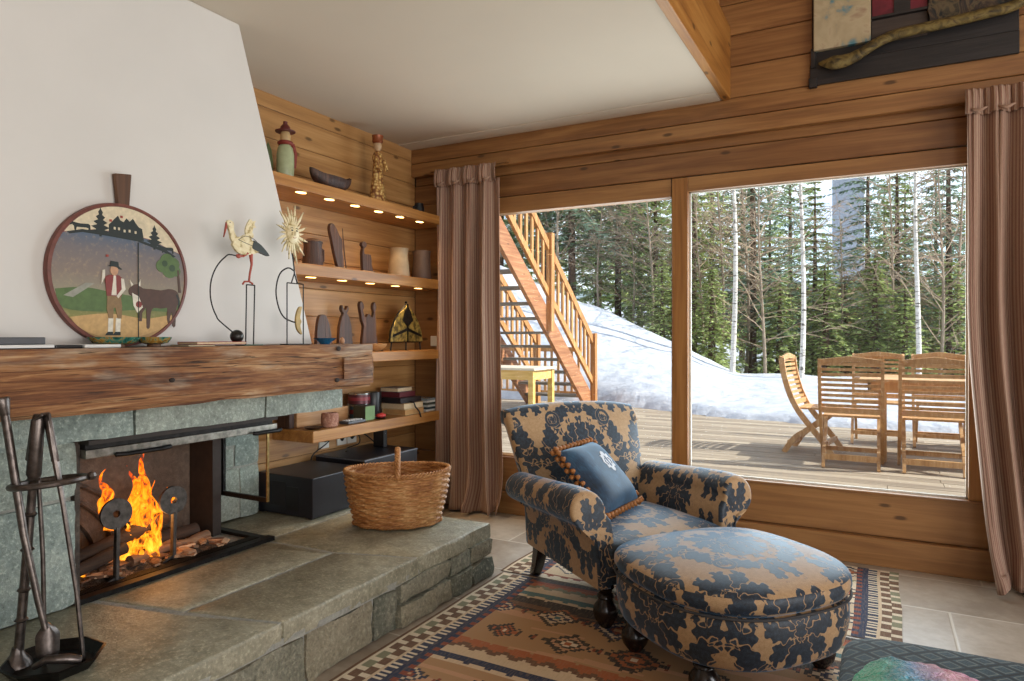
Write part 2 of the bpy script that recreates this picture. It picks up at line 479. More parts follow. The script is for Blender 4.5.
# left jamb of big blocks, back walls and right stone
def jamb(rocks, back):
    g = G()
    for (xa, xb, y0, y1, z0, z1, s) in rocks: g.rock(xa, xb, y0, y1, z0, z1, 0, .007 if xb > -2.5 else .005, .045, 9, s, .012)
    g.box(*back, 1); obj('stone_jamb', g, [st_wall, mortar], fp, smooth=50)
XJ = -2.375
jamb([(-2.86, XJ, *q) for q in ((.2, .82, .246, .52, 1), (.83, 1.325, .246, .60, 2), (.2, .9, .53, .795, 3), (.91, 1.325, .61, .795, 4))], (-2.86, XJ - .015, .21, 1.31, .25, .79))
jamb([(-2.87, -2.79, *q) for q in ((2.19, 2.33, .246, .50, 5), (2.335, 2.455, .246, .50, 6), (2.19, 2.30, .505, .60, 7), (2.305, 2.455, .505, .62, 8), (2.19, 2.455, .61, .80, 9))], (-2.87, -2.80, 2.2, 2.45, .25, .79))
g = G(); y = .2
for i, L in enumerate((.62, .66, .58, .476)):
    g.rock(-2.86, -2.30, y, y + L - .004, .80, .908, 0, .006, .05, 8, 20 + i, .008); y += L
obj('lintel', g, st_wall, fp, smooth=50)
# firebox interior
g = G()
g.box(-2.86, -2.82, 1.32, 2.14, .2, .80); g.box(-2.82, -2.38, 1.318, 1.335, .2, .80)
g.box(-2.84, -2.66, 2.075, 2.12, .2, .80, 1)
g.box(-2.84, -2.38, 1.32, 2.12, .19, .225); g.box(-2.82, -2.32, 1.33, 2.14, .785, .80, 1)
for i in range(5):                                  # the fan relief of the fireback
    pts = [(-2.815, 1.33 + (.16 + .075 * i) * math.cos(t), .25 + (.14 + .055 * i) * math.sin(t)) for t in [PI / 2 * q / 10 for q in range(11)]]
    g.tube(pts, .011, 6, 0)
obj('firebox', g, [soot, plain('soot_black_panel', '2b211b', .7, var=.3)], fp, smooth=40)
g = G()
g.box(-2.395, -2.345, 1.335, 2.16, .735, .765, 1); g.box(-2.40, -2.35, 1.335, 2.14, .765, .80)
g.box(-2.74, -2.38, 2.125, 2.150, .735, .765, 1)
g.tube([(-2.335, 1.43, .738), (-2.33, 1.47, .735), (-2.33, 1.60, .735), (-2.335, 1.64, .738)], .009, 8)
g.tube([(-2.335, 2.02, .738), (-2.33, 2.03, .735), (-2.33, 2.16, .735), (-2.335, 2.17, .738)], .009, 8)
obj('glass_rail', g, [iron, iron_l], fp, smooth=40, bevel=.002, label='steel rail with two black handles above the fire opening')
g = G()
g.box(-2.735, -2.705, 2.10, 2.13, .246, .80)
for i in range(22): g.box(-2.70, -2.69, 2.126, 2.140, .42 + i * .015, .427 + i * .015)
g.box(-2.70, -2.685, 2.128, 2.142, .42, .74)
obj('corner_post', g, metal('corner_post_steel', '5a504a', .4), fp, smooth=0)
g = G()
g.box(-2.68, -2.662, 2.133, 2.147, .42, .74); g.box(-2.68, -2.385, 2.133, 2.147, .415, .435); g.box(-2.385, -2.378, 2.134, 2.146, .418, .76, 1)
dr = obj('side_door', g, [iron, metal('brass_edge', 'a88f5c', .3, .02)], fp, smooth=0, label='half raised glass side door with black frame')
obj('glass_pane', G().box(-2.665, -2.383, 2.138, 2.142, .433, .745), glass, dr, smooth=0)
# grille strip in the hearth
g = G()
g.box(-2.405, -2.365, 1.325, 2.165, .244, .262); g.box(-2.735, -2.40, 2.125, 2.16, .244, .258)
g.box(-2.46, -2.41, 1.33, 2.13, .228, .256, 1)
for i in range(100):
    yy = 1.335 + i * .0079; g.box(-2.459, -2.414, yy, yy + .004, .254, .262)
obj('grille', g, [iron, plain('grille_slot', '191817', .8)], fp, smooth=0)
# mantel beam
def beam_mat():
    M = Mat('weathered_beam', '7a5030', .8)
    a = M.noise(M.coord('Object', (9, .9, 9)), 1.4, 6, .65, 1.2); b = M.noise(M.coord('Object', (60, 3.2, 70)), 1.2, 4, .65, .8); c = M.noise(M.coord('Object', (3, 1.1, 4)), 2.1, 4, .6, .4)
    h = a * .5 + b * .5
    col = M.ramp(h, [(.34, '3a2213'), (.44, '6b4022'), (.53, '8c5f38'), (.64, 'b08a62')])
    col = M.mix(c.step(.5, .66) * .55, col, M.ramp(b, [(.35, '6e6054'), (.65, 'b3a590')]))
    ck = M.noise(M.coord('Object', (14, .55, 26)), 1.7, 3, .5, .5); cr = (ck - .5).abs().step(.012, .003) * a.step(.42, .55)
    M.color(M.mix(cr * .85, col, '1c110a')); M.bump(h * .8 - cr * .6 + c * .4, .8, .012); return M.m
beam_w = beam_mat()
g = G()
def mant(u, v):
    y = lerp(.05, 2.536, u); a = v * 4
    x0, x1, z0, z1 = -2.36, -2.118, .912, 1.112
    if a < 1: p = (lerp(x0, x1, a), z1)
    elif a < 2: p = (x1, lerp(z1, z0, a - 1))
    elif a < 3: p = (lerp(x1, x0, a - 2), z0)
    else: p = (x0, lerp(z0, z1, a - 3))
    w = Vector((p[0] * 5, y * 2.2, p[1] * 9)); n = noise.noise(w) + .5 * noise.noise(w * 3.3)
    top = p[1] > z1 - .004
    sl = noise.noise(Vector((3, y * 4, p[1] * 34))) * .006
    e = .0
    if abs(p[1] - z0) < .012 and abs(p[0] - x1) < .012: e = .02 + .016 * noise.noise(Vector((0, y * 3.2, 5)))
    return (p[0] + (n * .005 + sl if p[0] > x1 - .01 else 0) - e, y, p[1] + (0 if top else n * .012) + e * .9)
g.grid(mant, 150, 64)
ring0 = [mant(0, j / 64) for j in range(64)]; ring1 = [mant(1, j / 64) for j in range(64)]
g.add(ring0, [tuple(range(64))]); g.add(ring1, [tuple(range(63, -1, -1))])
mb = obj('mantel_beam', g, beam_w, fp, smooth=50, label='rustic weathered timber mantel beam')
g = G(); g.rock(-2.13, -2.106, 2.325, 2.522, .957, 1.056, 0, .002, .03, 9, 3, .004)
obj('patch_block', g, beam_w, mb, smooth=40)
kn_m = plain('dark_knot', '24170d', .8)
for (y, z, r) in ((2.30, 1.094, .013), (2.29, .955, .013), (1.49, 1.00, .010), (.95, 1.03, .009)):
    g = G(); g.ball((-2.1155, y, z), (.004, r * 1.2, r * .8), 12); obj('knot', g, kn_m, mb, smooth=40)

# ------------------------------------------------------------------ shelves
def shelf(name, y0, y1, z0, z1, label, spots=0, x1=-2.58):
    o = obj(name, G().box(XW + .001, x1, y0, y1, z0, z1), shelf_wood, smooth=0, bevel=.004)
    tag(o, label, 'shelf', None)
    return o
s1 = shelf('wall_shelf', 2.0, 3.85, 1.89, 1.95, 'thick wooden wall shelf just below the ceiling, topmost of four')
s2 = shelf('wall_shelf', 2.05, 3.85, 1.46, 1.522, 'wooden wall shelf second from the top, carrying the pale jug')
s3 = shelf('wall_shelf', 2.23, 3.85, 1.0, 1.058, 'wooden wall shelf level with the mantel beam')
s4 = shelf('wall_shelf', 2.616, 3.85, .592, .655, 'lowest wooden wall shelf, holding books and tins')
lampm = Mat('shelf_spot_glow', 'ffffff'); lampm.b.inputs['Emission Color'].default_value = (1, .55, .16, 1); lampm.b.inputs['Emission Strength'].default_value = 9
ring_m = metal('spot_ring', '9a8358', .3, 0)
for (sh_, ys, z, x) in ((s1, [2.36 + i * .205 for i in range(7)], 1.89, -2.615), (s2, [2.40 + i * .235 for i in range(6)], 1.46, -2.615)):
    for y in ys:
        r = obj('spot_light', G().lathe([(.024, -.003), (.026, 0), (.026, .01)], (x, y, z - .001), 20, sy=1.5), ring_m, sh_)
        obj('lens', G().lathe([(.001, -.004), (.02, -.004), (.02, -.0035)], (x, y, z - .001), 20, sy=1.6), lampm.m, r)
        ld = bpy.data.lights.new('spot_light_lamp', 'SPOT'); ld.energy = 3.0; ld.color = (1, .68, .36); ld.spot_size = 2.3; ld.spot_blend = .9; ld.shadow_soft_size = .02
        lo = bpy.data.objects.new('spot_light_lamp', ld); COL.objects.link(lo); lo.location = (x, y, z - .012); lo.parent = sh_
# stone of the plank between shelves: electrical sockets
sock = plain('white_socket_plastic', 'd5d2ca', .4, var=.02)
for i, (y, z) in enumerate(((3.0, .53), (3.15, .53), (3.24, .53))):
    g = G(); g.box(XW, XW + .01, y - .04, y + .04, z - .04, z + .04); 
    o = obj('power_socket', g, sock, smooth=0, bevel=.003)
    lab = ['white wall socket above the speaker box, leftmost', 'white wall socket with a black slot, middle one', 'white wall socket with a black plug in it'][i]
    tag(o, lab, 'socket', 'sockets below the lowest shelf')
    if i: obj('outlet_hole', G().lathe([(.017, 0), (.017, .002)], (0, 0, 0), 14, 0, Matrix.Translation((XW + .0095, y, z)) @ Matrix.Rotation(PI / 2, 4, 'Y')), iron, o)
tag(obj('wall_switch', G().box(-2.74, -2.68, YW - .012, YW - .001, 1.08, 1.15), sock, smooth=0, bevel=.003), 'small white switch on the planks behind the left curtain', 'switch')
# ------------------------------------------------------------------ fire, andirons, logs
FZ = .226
ash = stone('ash_and_embers', ['2c2420', '5c4c40', '9c8674'], 22, .9, 1., .4, 90)
bark = wood('charred_log', '0c0a09', '1e1713', '463325', 1, 1., .85, 0, .8, .5, 30)
def frame_matrix(p, q):
    p, q = Vector(p), Vector(q); d = (q - p).normalized(); return Matrix.Translation(p) @ d.to_track_quat('Z', 'Y').to_matrix().to_4x4()
g = G()
def ashf(u, v):
    x = lerp(-2.80, -2.465, u); y = lerp(1.34, 2.05, v)
    return (x, y, FZ + .012 + .03 * math.sin(PI * u) * math.sin(PI * v) + .014 * noise.noise(Vector((x * 30, y * 30, 1))))
g.grid(ashf, 24, 46)
tag(obj('ash_bed', g, ash), 'bed of grey ash and wood chips on the firebox floor', 'ash', kind='stuff')
random.seed(5)
chip_m = wood('wood_chip', '4a2f20', '8a5f42', 'c9a482', 1, 1, .8, 0, .3, .9, 20)
g = G()
for i in range(80):
    x = random.uniform(-2.66, -2.47); y = random.uniform(1.38, 2.02); s = random.uniform(.008, .026)
    M = Matrix.Translation((x, y, FZ + .036 + random.random() * .012)) @ Matrix.Rotation(random.random() * 6, 4, 'Z') @ Matrix.Rotation(random.uniform(-.4, .4), 4, 'X')
    g.rock(-s * 1.6, s * 1.6, -s * .7, s * .7, -s * .3, s * .3, 0, .003, .02, 30, i, .003, M)
tag(obj('wood_chips', g, chip_m), 'scattered light wood chips in front of the fire', 'wood chips', kind='stuff')
def log(p, q, r, label, m=bark):
    pts = [Vector(p).lerp(Vector(q), t / 7) for t in range(8)]
    pts = [a + noise.noise_vector(a * 9) * .01 for a in pts]
    g = G(); g.tube(pts, [r * (1 + .12 * noise.noise(a * 25)) for a in pts], 14)
    o = obj('log', g, m); tag(o, label, 'log', 'logs in the fire'); return o
log((-2.66, 1.36, .29), (-2.60, 1.80, .40), .030, 'long charred log leaning up to the right in the fire')
log((-2.56, 1.345, .285), (-2.585, 1.62, .325), .024, 'short charred log behind the left andiron')
log((-2.70, 1.50, .30), (-2.68, 2.0, .29), .032, 'charred log lying at the back of the fire')
log((-2.55, 1.62, .275), (-2.62, 2.02, .272), .022, 'thin pale split log in front of the right flames', wood('split_log', '3a2418', '6e4a34', '9a7858', 1, 1, .8, 0, .4, .3, 30))
airon = metal('sunlit_iron', '55504c', .6)  # paler grey-brown puts sunlight into the iron's colour
def andiron(x, y, h, label, tilt):
    t = thing('andiron', label, 'andiron', (x, y, FZ + .03), tilt, 'pair of andirons')
    g = G(); R = .056
    out = arc(0, h, R, 0, 360, 28)[:-1]; inn = arc(0, h, .013, 0, 360, 28)[:-1]; n = 28
    v = [(d, a, b) for d in (-.006, .006) for ring in (out, inn) for a, b in ring]
    f = []
    for i in range(n):
        j = (i + 1) % n
        f += [(i, j, n + j, n + i), (2 * n + i, 3 * n + i, 3 * n + j, 2 * n + j), (i, 2 * n + i, 2 * n + j, j), (n + i, n + j, 3 * n + j, 3 * n + i)]
    g.add(v, f); obj('disc_head', g, airon, t, smooth=40)
    g = G(); g.beam((0, 0, 0), (0, .004, h - R + .008), .024, .014, up=(0, 1, 0)); obj('post', g, airon, t, bevel=.003)
    g = G(); g.tube([(0, -.055, -.028), (0, -.04, -.006), (0, 0, .012), (0, .04, -.006), (0, .055, -.028)], .010, 8); g.beam((0, 0, .004), (-.24, 0, .0), .016, .016); obj('base', g, iron, t)
andiron(-2.455, 1.505, .245, 'black iron andiron with pierced disc head, left of the flames', -.1)
andiron(-2.50, 1.765, .235, 'black iron andiron with pierced disc head, right of the flames', -.1)
def flame_mat():
    M = Mat('flame', 'ff8000'); t = M.t
    em = M.n('ShaderNodeEmission'); tr = M.n('ShaderNodeBsdfTransparent'); mx = M.n('ShaderNodeMixShader')
    x, y, z = M.xyz(M.coord()); v = M.coord('Object', (14, 14, 6)); n = M.noise(v, 1.6, 4, .6, 1.4)
    lw = M.n('ShaderNodeLayerWeight'); lw.inputs[0].default_value = .35; fac = X(M.t, lw.outputs['Facing'])
    hot = (n * 1.5 - .45) + (z - .25) * -.7
    M.l(M.ramp(hot, [(.0, 'e04a06'), (.25, 'ff8a18'), (.5, 'ffb838'), (.8, 'ffe98a')]), em.inputs[0]); em.inputs[1].default_value = 2.2
    a = (1.0 - fac).step(.15, .9) * n.step(.40, .56)
    M.l(a * .92, mx.inputs[0]); M.l(tr.outputs[0], mx.inputs[1]); M.l(em.outputs[0], mx.inputs[2])
    M.l(mx.outputs[0], t.nodes['Material Output'].inputs[0]); return M.m
fm = flame_mat()
fire = thing('wood_fire', 'bright orange flames burning on the logs in the fireplace', 'fire', (0, 0, 0))
random.seed(21)
for k, (x, y, z, h, r) in enumerate([(-2.60, 1.55, .47, .18, .030), (-2.62, 1.705, .30, .41, .050), (-2.60, 1.75, .27, .30, .036), (-2.55, 1.72, .26, .18, .034), (-2.62, 1.64, .27, .16, .038), (-2.60, 1.66, .42, .22, .032), (-2.60, 1.82, .43, .09, .014), (-2.61, 1.575, .40, .10, .030), (-2.57, 1.66, .26, .11, .028), (-2.57, 1.45, .27, .05, .02)]):
    pts, rs = [], []
    for i in range(15):
        t = i / 14; n = noise.noise_vector(Vector((k * 7.3, t * 2.3, 1.7)))
        pts.append((x + n.x * .035 * t * 2, y + n.y * .055 * t * 1.6, z + h * t))
        rs.append(max(.0012, .74 * r * (math.sin(PI * min(1, t * .8 + .2)) ** .8) * (1 - t) ** .55 * (1 + .45 * noise.noise(Vector((k * 3.1, t * 6, 0)))) * 1.35))
    g = G(); g.tube(pts, rs, 14, flat=.8); obj('flame', g, fm, fire, smooth=180)
pl = bpy.data.lights.new('fire_light', 'POINT'); pl.energy = 2.6; pl.color = (1, .45, .14); pl.shadow_soft_size = .08
lo = bpy.data.objects.new('fire_light', pl); COL.objects.link(lo); lo.location = (-2.58, 1.72, .42)

# ------------------------------------------------------------------ fire tools on their stand
tool_m = metal('burnished_iron', '5c5450', .34, .1); tool_d = metal('dark_tray_iron', '262423', .4)
B = Vector((-1.985, 1.045, .246))
t = thing('fireplace_tool_stand', 'octagonal black tray stand with ring holding the fire irons, left on the hearth', 'tool stand', tuple(B))
def octo(r, z, a=PI / 8, sx=1.): return [(r * sx * math.cos(a + PI / 4 * i), r * math.sin(a + PI / 4 * i), z) for i in range(8)]
g = G(); rings = [octo(.100, 0), octo(.125, .030), octo(.118, .032), octo(.094, .008)]
v = sum(rings, []); f = [(k * 8 + i, k * 8 + (i + 1) % 8, (k + 1) * 8 + (i + 1) % 8, (k + 1) * 8 + i) for k in range(3) for i in range(8)] + [tuple(range(7, -1, -1)), tuple(24 + i for i in range(8))]
g.add(v, f); obj('tray', g, tool_d, t, smooth=20)
pb = Vector((-.082, -.050, .008)); ptop = Vector((-.040, -.018, .69))
g = G(); g.lathe([(.036, 0), (.032, .012), (.018, .03), (.014, .045), (.013, .05)], tuple(pb), 14)
g.tube([pb.lerp(ptop, k) for k in (0, .3, .6, .74, .76, .97, 1)], [.0125, .012, .0115, .011, .019, .017, .012], 10)
for k in (.18, .30, .46, .60, .74):
    p = pb.lerp(ptop, k); g.tube([p - Vector((0, 0, .006)), p, p + Vector((0, 0, .006))], [.012, .0175, .012], 10)
obj('pole', g, tool_m, t)
g = G(); g.tube([(-.012 + .080 * math.cos(a), -.006 + .090 * math.sin(a), .505 + .008 * math.cos(a)) for a in [2 * PI * i / 28 for i in range(28)]], .0085, 8, closed=True)
g.ball((.045, .075, .513), .013, 8)
obj('holding_ring', g, tool_m, t)
def tool(name, label, pts, rs, extra=None, m=tool_m):
    tt = thing(name, label, 'fire iron', tuple(B), 0, 'fire irons on the stand')
    g = G(); g.tube(pts, rs, 10); obj('shaft', g, m, tt)
    if extra: extra(tt)
    return tt
def shovel(tt):
    obj('handle', G().tube([(-.082, -.079, .69), (-.085, -.083, .71), (-.088, -.088, .732), (-.0885, -.089, .738)], [.011, .016, .022, .020], 12), tool_m, tt)
    g = G(); M = Matrix.Translation((.012, -.020, .075)) @ Matrix.Rotation(-.35, 4, 'Z') @ Matrix.Rotation(-.16, 4, 'Y')
    def sh(u, v):
        w = .030 * (1 - .15 * v) * (math.sin(min(1, v * 2.6) * PI / 2)); w *= 1 if v < .8 else (1 - v) / .2 * .9 + .1
        a = (u - .5) * 2; return (-.014 * a * a, a * w, .055 - .11 * v)
    g.grid(sh, 8, 14, M=M); g.grid(lambda u, v: (sh(u, v)[0] - .003, sh(u, v)[1], sh(u, v)[2]), 8, 14, M=M, flip=True)
    obj('blade', g, tool_m, tt, recalc=False)
tool('ash_shovel', 'iron ash shovel with flared handle top and pointed blade, leaning left',
     [(.008, -.026, .115), (-.006, -.036, .19), (-.040, -.055, .37), (-.062, -.064, .51), (-.084, -.080, .70)], [.008, .009, .010, .011, .011], shovel)
def tongs(tt):
    g = G(); g.tube([(.060, .045, .010), (.045, .035, .20), (.02, .012, .45), (.0, -.002, .60), (-.012, -.006, .672)], [.006, .0065, .007, .010, .008], 8); obj('arm', g, tool_m, tt)
    g = G()
    g.beam((-.062, -.030, .56), (-.048, -.022, .672), .036, .008, up=(0, 1, 0)); g.beam((-.048, -.022, .672), (-.022, -.008, .692), .034, .010); g.beam((-.022, -.008, .692), (.0, .004, .56), .032, .008, up=(0, 1, 0))
    obj('bow', g, tool_m, tt, bevel=.003)
tool('fire_tongs', 'iron tongs with a broad bent bow at the top of the stand', [(-.035, -.005, .012), (-.045, -.005, .3), (-.058, -.012, .56)], [.006, .006, .006], tongs)
g = G(); g.tube([(.02, -.06, .030), (.050, -.045, .05), (.080, -.01, .045), (.085, .02, .03)], [.008, .011, .013, .012], 10)
tag(obj('bent_brush_handle', g, tool_m, loc=tuple(B)), 'short bent iron handle lying across the tray', 'handle')

# ------------------------------------------------------------------ round painted board
PX = -2.338; PC = Vector((PX, 1.452, 1.1125 + .250)); PR = .248
brd = thing('painted_round_board', 'large round painted wooden board with herdsman and cow, standing on the mantel', 'wall decoration', (PX, 1.452, 1.1125))
dark_w = wood('dark_handle_wood', '3a2315', '5c3c26', '7a5538', 2, 1, .6, 0, .2, .2, 20)
red_rim = plain('red_brown_rim', '6b3a30', .55, var=.25, scale=40)
g = G(); g.lathe([(PR, -.012), (PR + .002, 0), (PR, .014), (PR - .010, .016), (PR - .012, .012), (.001, .012)], (0, 0, 0), 96, 0, Matrix.Translation((.0, 0, .25)) @ Matrix.Rotation(PI / 2, 4, 'Y'))
obj('board', g, red_rim, brd, smooth=35)
g = G(); g.prism([(-.018, .49), (-.030, .60), (.030, .608), (.022, .492)], -.008, .014, 'x'); obj('handle', g, dark_w, brd, smooth=0, bevel=.004, label='dark wedge shaped handle')
def paint_mat():
    M = Mat('painted_landscape', '887766', .55); v = M.coord(); x, y, z = M.xyz(v)
    n = M.noise(v, 9, 5, .6, .6); n2 = M.noise(v, 60, 4, .7)
    h = z + (n - .5) * .05 + y * .02
    c = M.ramp(h * 2.0, [(.0, '9a7a4e'), (.14, 'a88656'), (.20, '7d7a3e'), (.28, '6f7443'), (.36, '8d8570'), (.50, '7d6f66'), (.66, '6b6568'), (.76, '4f5d70'), (1, '3e4c60')])
    sp = n2.step(.5, .75)
    c = M.mix(sp * .4, c, 'b09a78'); M.color(c); M.bump(n2, .15, .002); return M.m
PM = {k: plain('paint_' + k, c, .55, var=.15, scale=60) for k, c in dict(cream='cdbfa2', black='17211f', maroon='7a2f2a', white='cfc8b8', khaki='7f6440', skin='b98d6c', brown='4a3024', green='4f6636', dgreen='2f4428', path='b8945f', grey='8d8c80', dot='9a3b30').items()}
PK = list(PM); pm = paint_mat(); g = G(); R = .236; z0 = .25
g.prism([(a, b) for a, b in arc(0, z0, R, 0, 360, 72)[:-1]], .0122, .0126, 'x', 0)
LAY = [0]
def pp(poly, k, lay=1):           # poly in board coordinates: y right, z up from the mantel
    LAY[0] += 1; g.prism(poly, .0124, .0128 + .00006 * LAY[0], 'x', 1 + PK.index(k))
def seg_top(zl, zr):              # sky segment cut from the disc
    a0 = math.degrees(math.asin((zr - z0) / R)); a1 = 180 - math.degrees(math.asin((zl - z0) / R))
    return arc(0, z0, R, a0, a1, 40) + [(-.10, .395), (0, .397), (.10, .385)]
pp(seg_top(.375, .345), 'maroon', 0)
sg = [(y * .985, (z - z0) * .985 + z0 + .004) for y, z in seg_top(.375, .345)]
pp(sg, 'cream', 1)
def spr(cx, cz, h, w):
    out = [(cx - .004, cz), (cx + .004, cz)]; L = []
    for i in range(5):
        t = i / 5; L += [(w * (1 - t) , cz + h * (.15 + .17 * i)), (w * (1 - t) * .35, cz + h * (.23 + .17 * i))]
    r_ = [(cx + a, b) for a, b in L] + [(cx, cz + h)] + [(cx - a, b) for a, b in reversed(L)]
    pp([(cx - .004, cz), (cx + .004, cz), (cx + .004, cz + h * .15)] + r_ + [(cx - .004, cz + h * .15)], 'black', 2)
def cow(cx, cz, s, k, flip=1, lay=2):
    P_ = [(-1.1, .55), (-1.0, .75), (-.8, .8), (-.6, .72), (0, .66), (.7, .72), (.86, .6), (.9, .1), (.86, 0), (.72, 0), (.68, .3), (.5, .34), (-.35, .30), (-.42, 0), (-.56, 0), (-.6, .35), (-.75, .5), (-.95, .42)]
    P_ = [(cx + flip * a * s, cz + b * s) for a, b in P_]
    pp(P_ if flip > 0 else P_[::-1], k, lay)
    pp([(cx + flip * a * s, cz + b * s) for a, b in ((-.95, .76), (-.8, .78), (-.72, .98))], k, lay)
spr(-.080, .375, .100, .040); spr(.115, .352, .090, .038)
cow(-.145, .386, .036, 'black', 1); cow(.163, .344, .032, 'black', 1)
pp([(-.052, .385), (-.052, .42), (-.042, .43), (-.032, .442), (-.02, .455), (-.012, .44), (.0, .435), (.01, .45), (.022, .44), (.034, .452), (.044, .438), (.055, .425), (.068, .42), (.075, .378)], 'black', 2)
for a, b in ((-.035, .405), (-.02, .405), (.0, .40), (.018, .402), (.04, .40)): pp([(a, b), (a + .007, b), (a + .007, b + .009), (a, b + .009)], 'cream', 3)
pp([(-.19, .378), (-.14, .392), (-.06, .39), (.05, .382), (.16, .356), (.2, .335), (.19, .33), (.15, .348), (.05, .374), (-.06, .38), (-.14, .382), (-.18, .372)], 'black', 2)
# meadow, path, tree
pp(smooth_path([(-.225, .19), (-.13, .20), (-.02, .185), (.12, .17), (.21, .18), (.20, .13), (.05, .13), (-.08, .12), (-.2, .13), (-.225, .19)], 4)[:-1], 'green', 1)
pp(smooth_path([(-.18, .10), (-.05, .115), (.08, .10), (.19, .115), (.15, .07), (.05, .035), (-.05, .03), (-.14, .06), (-.18, .10)], 4)[:-1], 'path', 1)
pp([(-.2, .17), (-.13, .215), (-.10, .215), (-.17, .165)], 'grey', 2)
for cx, cz, r in ((.165, .315, .028), (.19, .305, .026), (.145, .295, .024), (.175, .282, .030), (.2, .28, .02)): pp(arc(cx, cz, r, 0, 360, 12)[:-1], 'green', 2)
for cx, cz, r in ((.155, .305, .012), (.185, .29, .013)): pp(arc(cx, cz, r, 0, 360, 9)[:-1], 'dgreen', 3)
pp([(.205, .285), (.212, .285), (.222, .2), (.212, .2)], 'brown', 2)
# cow
pp(smooth_path([(.02, .185), (.018, .200), (.03, .215), (.05, .222), (.07, .208), (.10, .208), (.14, .205), (.17, .212), (.198, .208), (.212, .192), (.215, .165), (.205, .15), (.200, .12), (.198, .075), (.186, .075), (.184, .12), (.175, .142), (.14, .138), (.112, .14), (.10, .12), (.096, .068), (.084, .068), (.084, .11), (.080, .145), (.06, .15), (.045, .17), (.03, .178), (.02, .185)], 2)[:-1], 'brown')
pp([(.186, .14), (.175, .10), (.178, .082), (.168, .082), (.164, .10), (.165, .142)], 'brown'); pp([(.084, .145), (.068, .12), (.066, .09), (.056, .09), (.058, .12), (.066, .15)], 'brown')
pp([(.028, .212), (.022, .235), (.034, .22)], 'white'); pp([(.052, .22), (.062, .24), (.06, .214)], 'white'); pp([(.205, .195), (.216, .17), (.214, .13), (.209, .13), (.209, .17), (.2, .19)], 'black')
pp([(.03, .19), (.055, .178), (.07, .14), (.05, .12), (.035, .145)], 'white', 4); pp(arc(.055, .15, .012, 0, 360, 9)[:-1], 'maroon', 5)
# herdsman
for q in ((-.048, -.040), (-.022, -.014)):
    pp([(q[0] - .008, .05), (q[0] - .006, .10), (q[1] + .003, .10), (q[1] + .001, .05)], 'white', 3); pp([(q[0] - .018, .040), (q[0] - .008, .052), (q[1] + .002, .052), (q[1] + .002, .040)], 'black', 4)
pp([(-.058, .175), (-.06, .13), (-.053, .098), (-.038, .098), (-.036, .135), (-.030, .135), (-.022, .098), (-.008, .098), (-.006, .14), (-.012, .178)], 'khaki', 4)
pp([(-.066, .24), (-.06, .175), (-.008, .175), (.0, .235), (-.018, .248), (-.05, .248)], 'maroon', 5)
pp([(-.036, .246), (-.044, .178), (-.026, .178), (-.028, .246)], 'white', 6)
pp([(.0, .237), (.006, .20), (-.02, .168), (-.026, .176), (-.008, .20), (-.010, .238)], 'white', 6)
pp([(-.066, .238), (-.078, .215), (-.074, .262), (-.066, .264), (-.066, .22)], 'white', 6)
pp(arc(-.034, .264, .014, 0, 360, 12, .018)[:-1], 'skin', 6); pp([(-.056, .277), (-.048, .282), (-.046, .296), (-.02, .294), (-.018, .279), (-.006, .270), (-.01, .268), (-.03, .276)], 'black', 7)
pp([(.052, .0245), (.0545, .0245), (.0545, .37), (.052, .37)], 'black', 4)
for a, b in ((-.05, .43), (-.012, .448), (-.062, .308)): pp([(a, b), (a + .008, b), (a + .008, b + .008), (a, b + .008)], 'dot', 3)
obj('painted_scene', g, [pm] + [PM[k] for k in PK], brd, smooth=0, recalc=True)

# ------------------------------------------------------------------ things on the mantel
MZ = 1.1125
glaze_g = Mat('green_mottled_glaze', '2c6b5c', .15); vv = glaze_g.coord(); nn = glaze_g.noise(vv, 34, 4, .6, 1.2)
glaze_g.color(glaze_g.ramp(nn, [(.38, '1c4a44'), (.5, '3a7c6c'), (.58, 'a8813a'), (.66, '6b4a22')]))
for (y, r, h, lab) in ((1.365, .078, .034, 'larger green glazed bowl at the foot of the round board'), (1.505, .056, .034, 'smaller green glazed bowl at the foot of the round board, on its right')):
    tb = thing('glazed_bowl', lab, 'bowl', (-2.235, y, MZ), 0, 'green glazed bowls on the mantel')
    obj('foot', G().lathe([(r * .4, 0), (r * .38, .008), (r * .45, .010)], (0, 0, 0), 20), dark_w, tb)
    obj('dish', G().lathe([(r * .45, .009), (r * .8, .014), (r, h - .004), (r * 1.02, h), (r * .97, h), (r * .75, .02), (.002, .014)], (0, 0, 0), 28), glaze_g.m, tb)
grey_pl = plain('grey_plastic', '4b4d52', .4); wht = plain('white_plastic', 'd8d8d6', .4, var=.03); redb = plain('red_book_cover', '9c2a2a', .5); blk = plain('black_plastic', '17171a', .35)
o = thing('slim_white_device', 'slim white box lying on the left end of the mantel', 'device', (-2.22, 1.12, MZ))
obj('body', G().box(-.05, .06, -.22, .02, .0, .012), wht, o, smooth=0, bevel=.003); obj('edge', G().box(.06, .062, -.22, .02, -.0, .003), blk, o, smooth=0)
tag(obj('grey_device', G().box(-2.27, -2.17, .86, 1.12, MZ + .0125, MZ + .034), [grey_pl], smooth=0, bevel=.003), 'flat dark grey box stacked on the white box, mantel left end', 'device')
g = G(); g.box(-2.24, -2.165, 1.145, 1.225, MZ, MZ + .010)
tag(obj('black_remote', g, blk, smooth=0, bevel=.003), 'small black flat gadget on the mantel beside the white box', 'gadget')
tag(obj('white_case', G().box(-2.235, -2.165, 1.23, 1.345, MZ, MZ + .011), wht, smooth=0, bevel=.003), 'thin white case on the mantel just left of the green bowls', 'case')
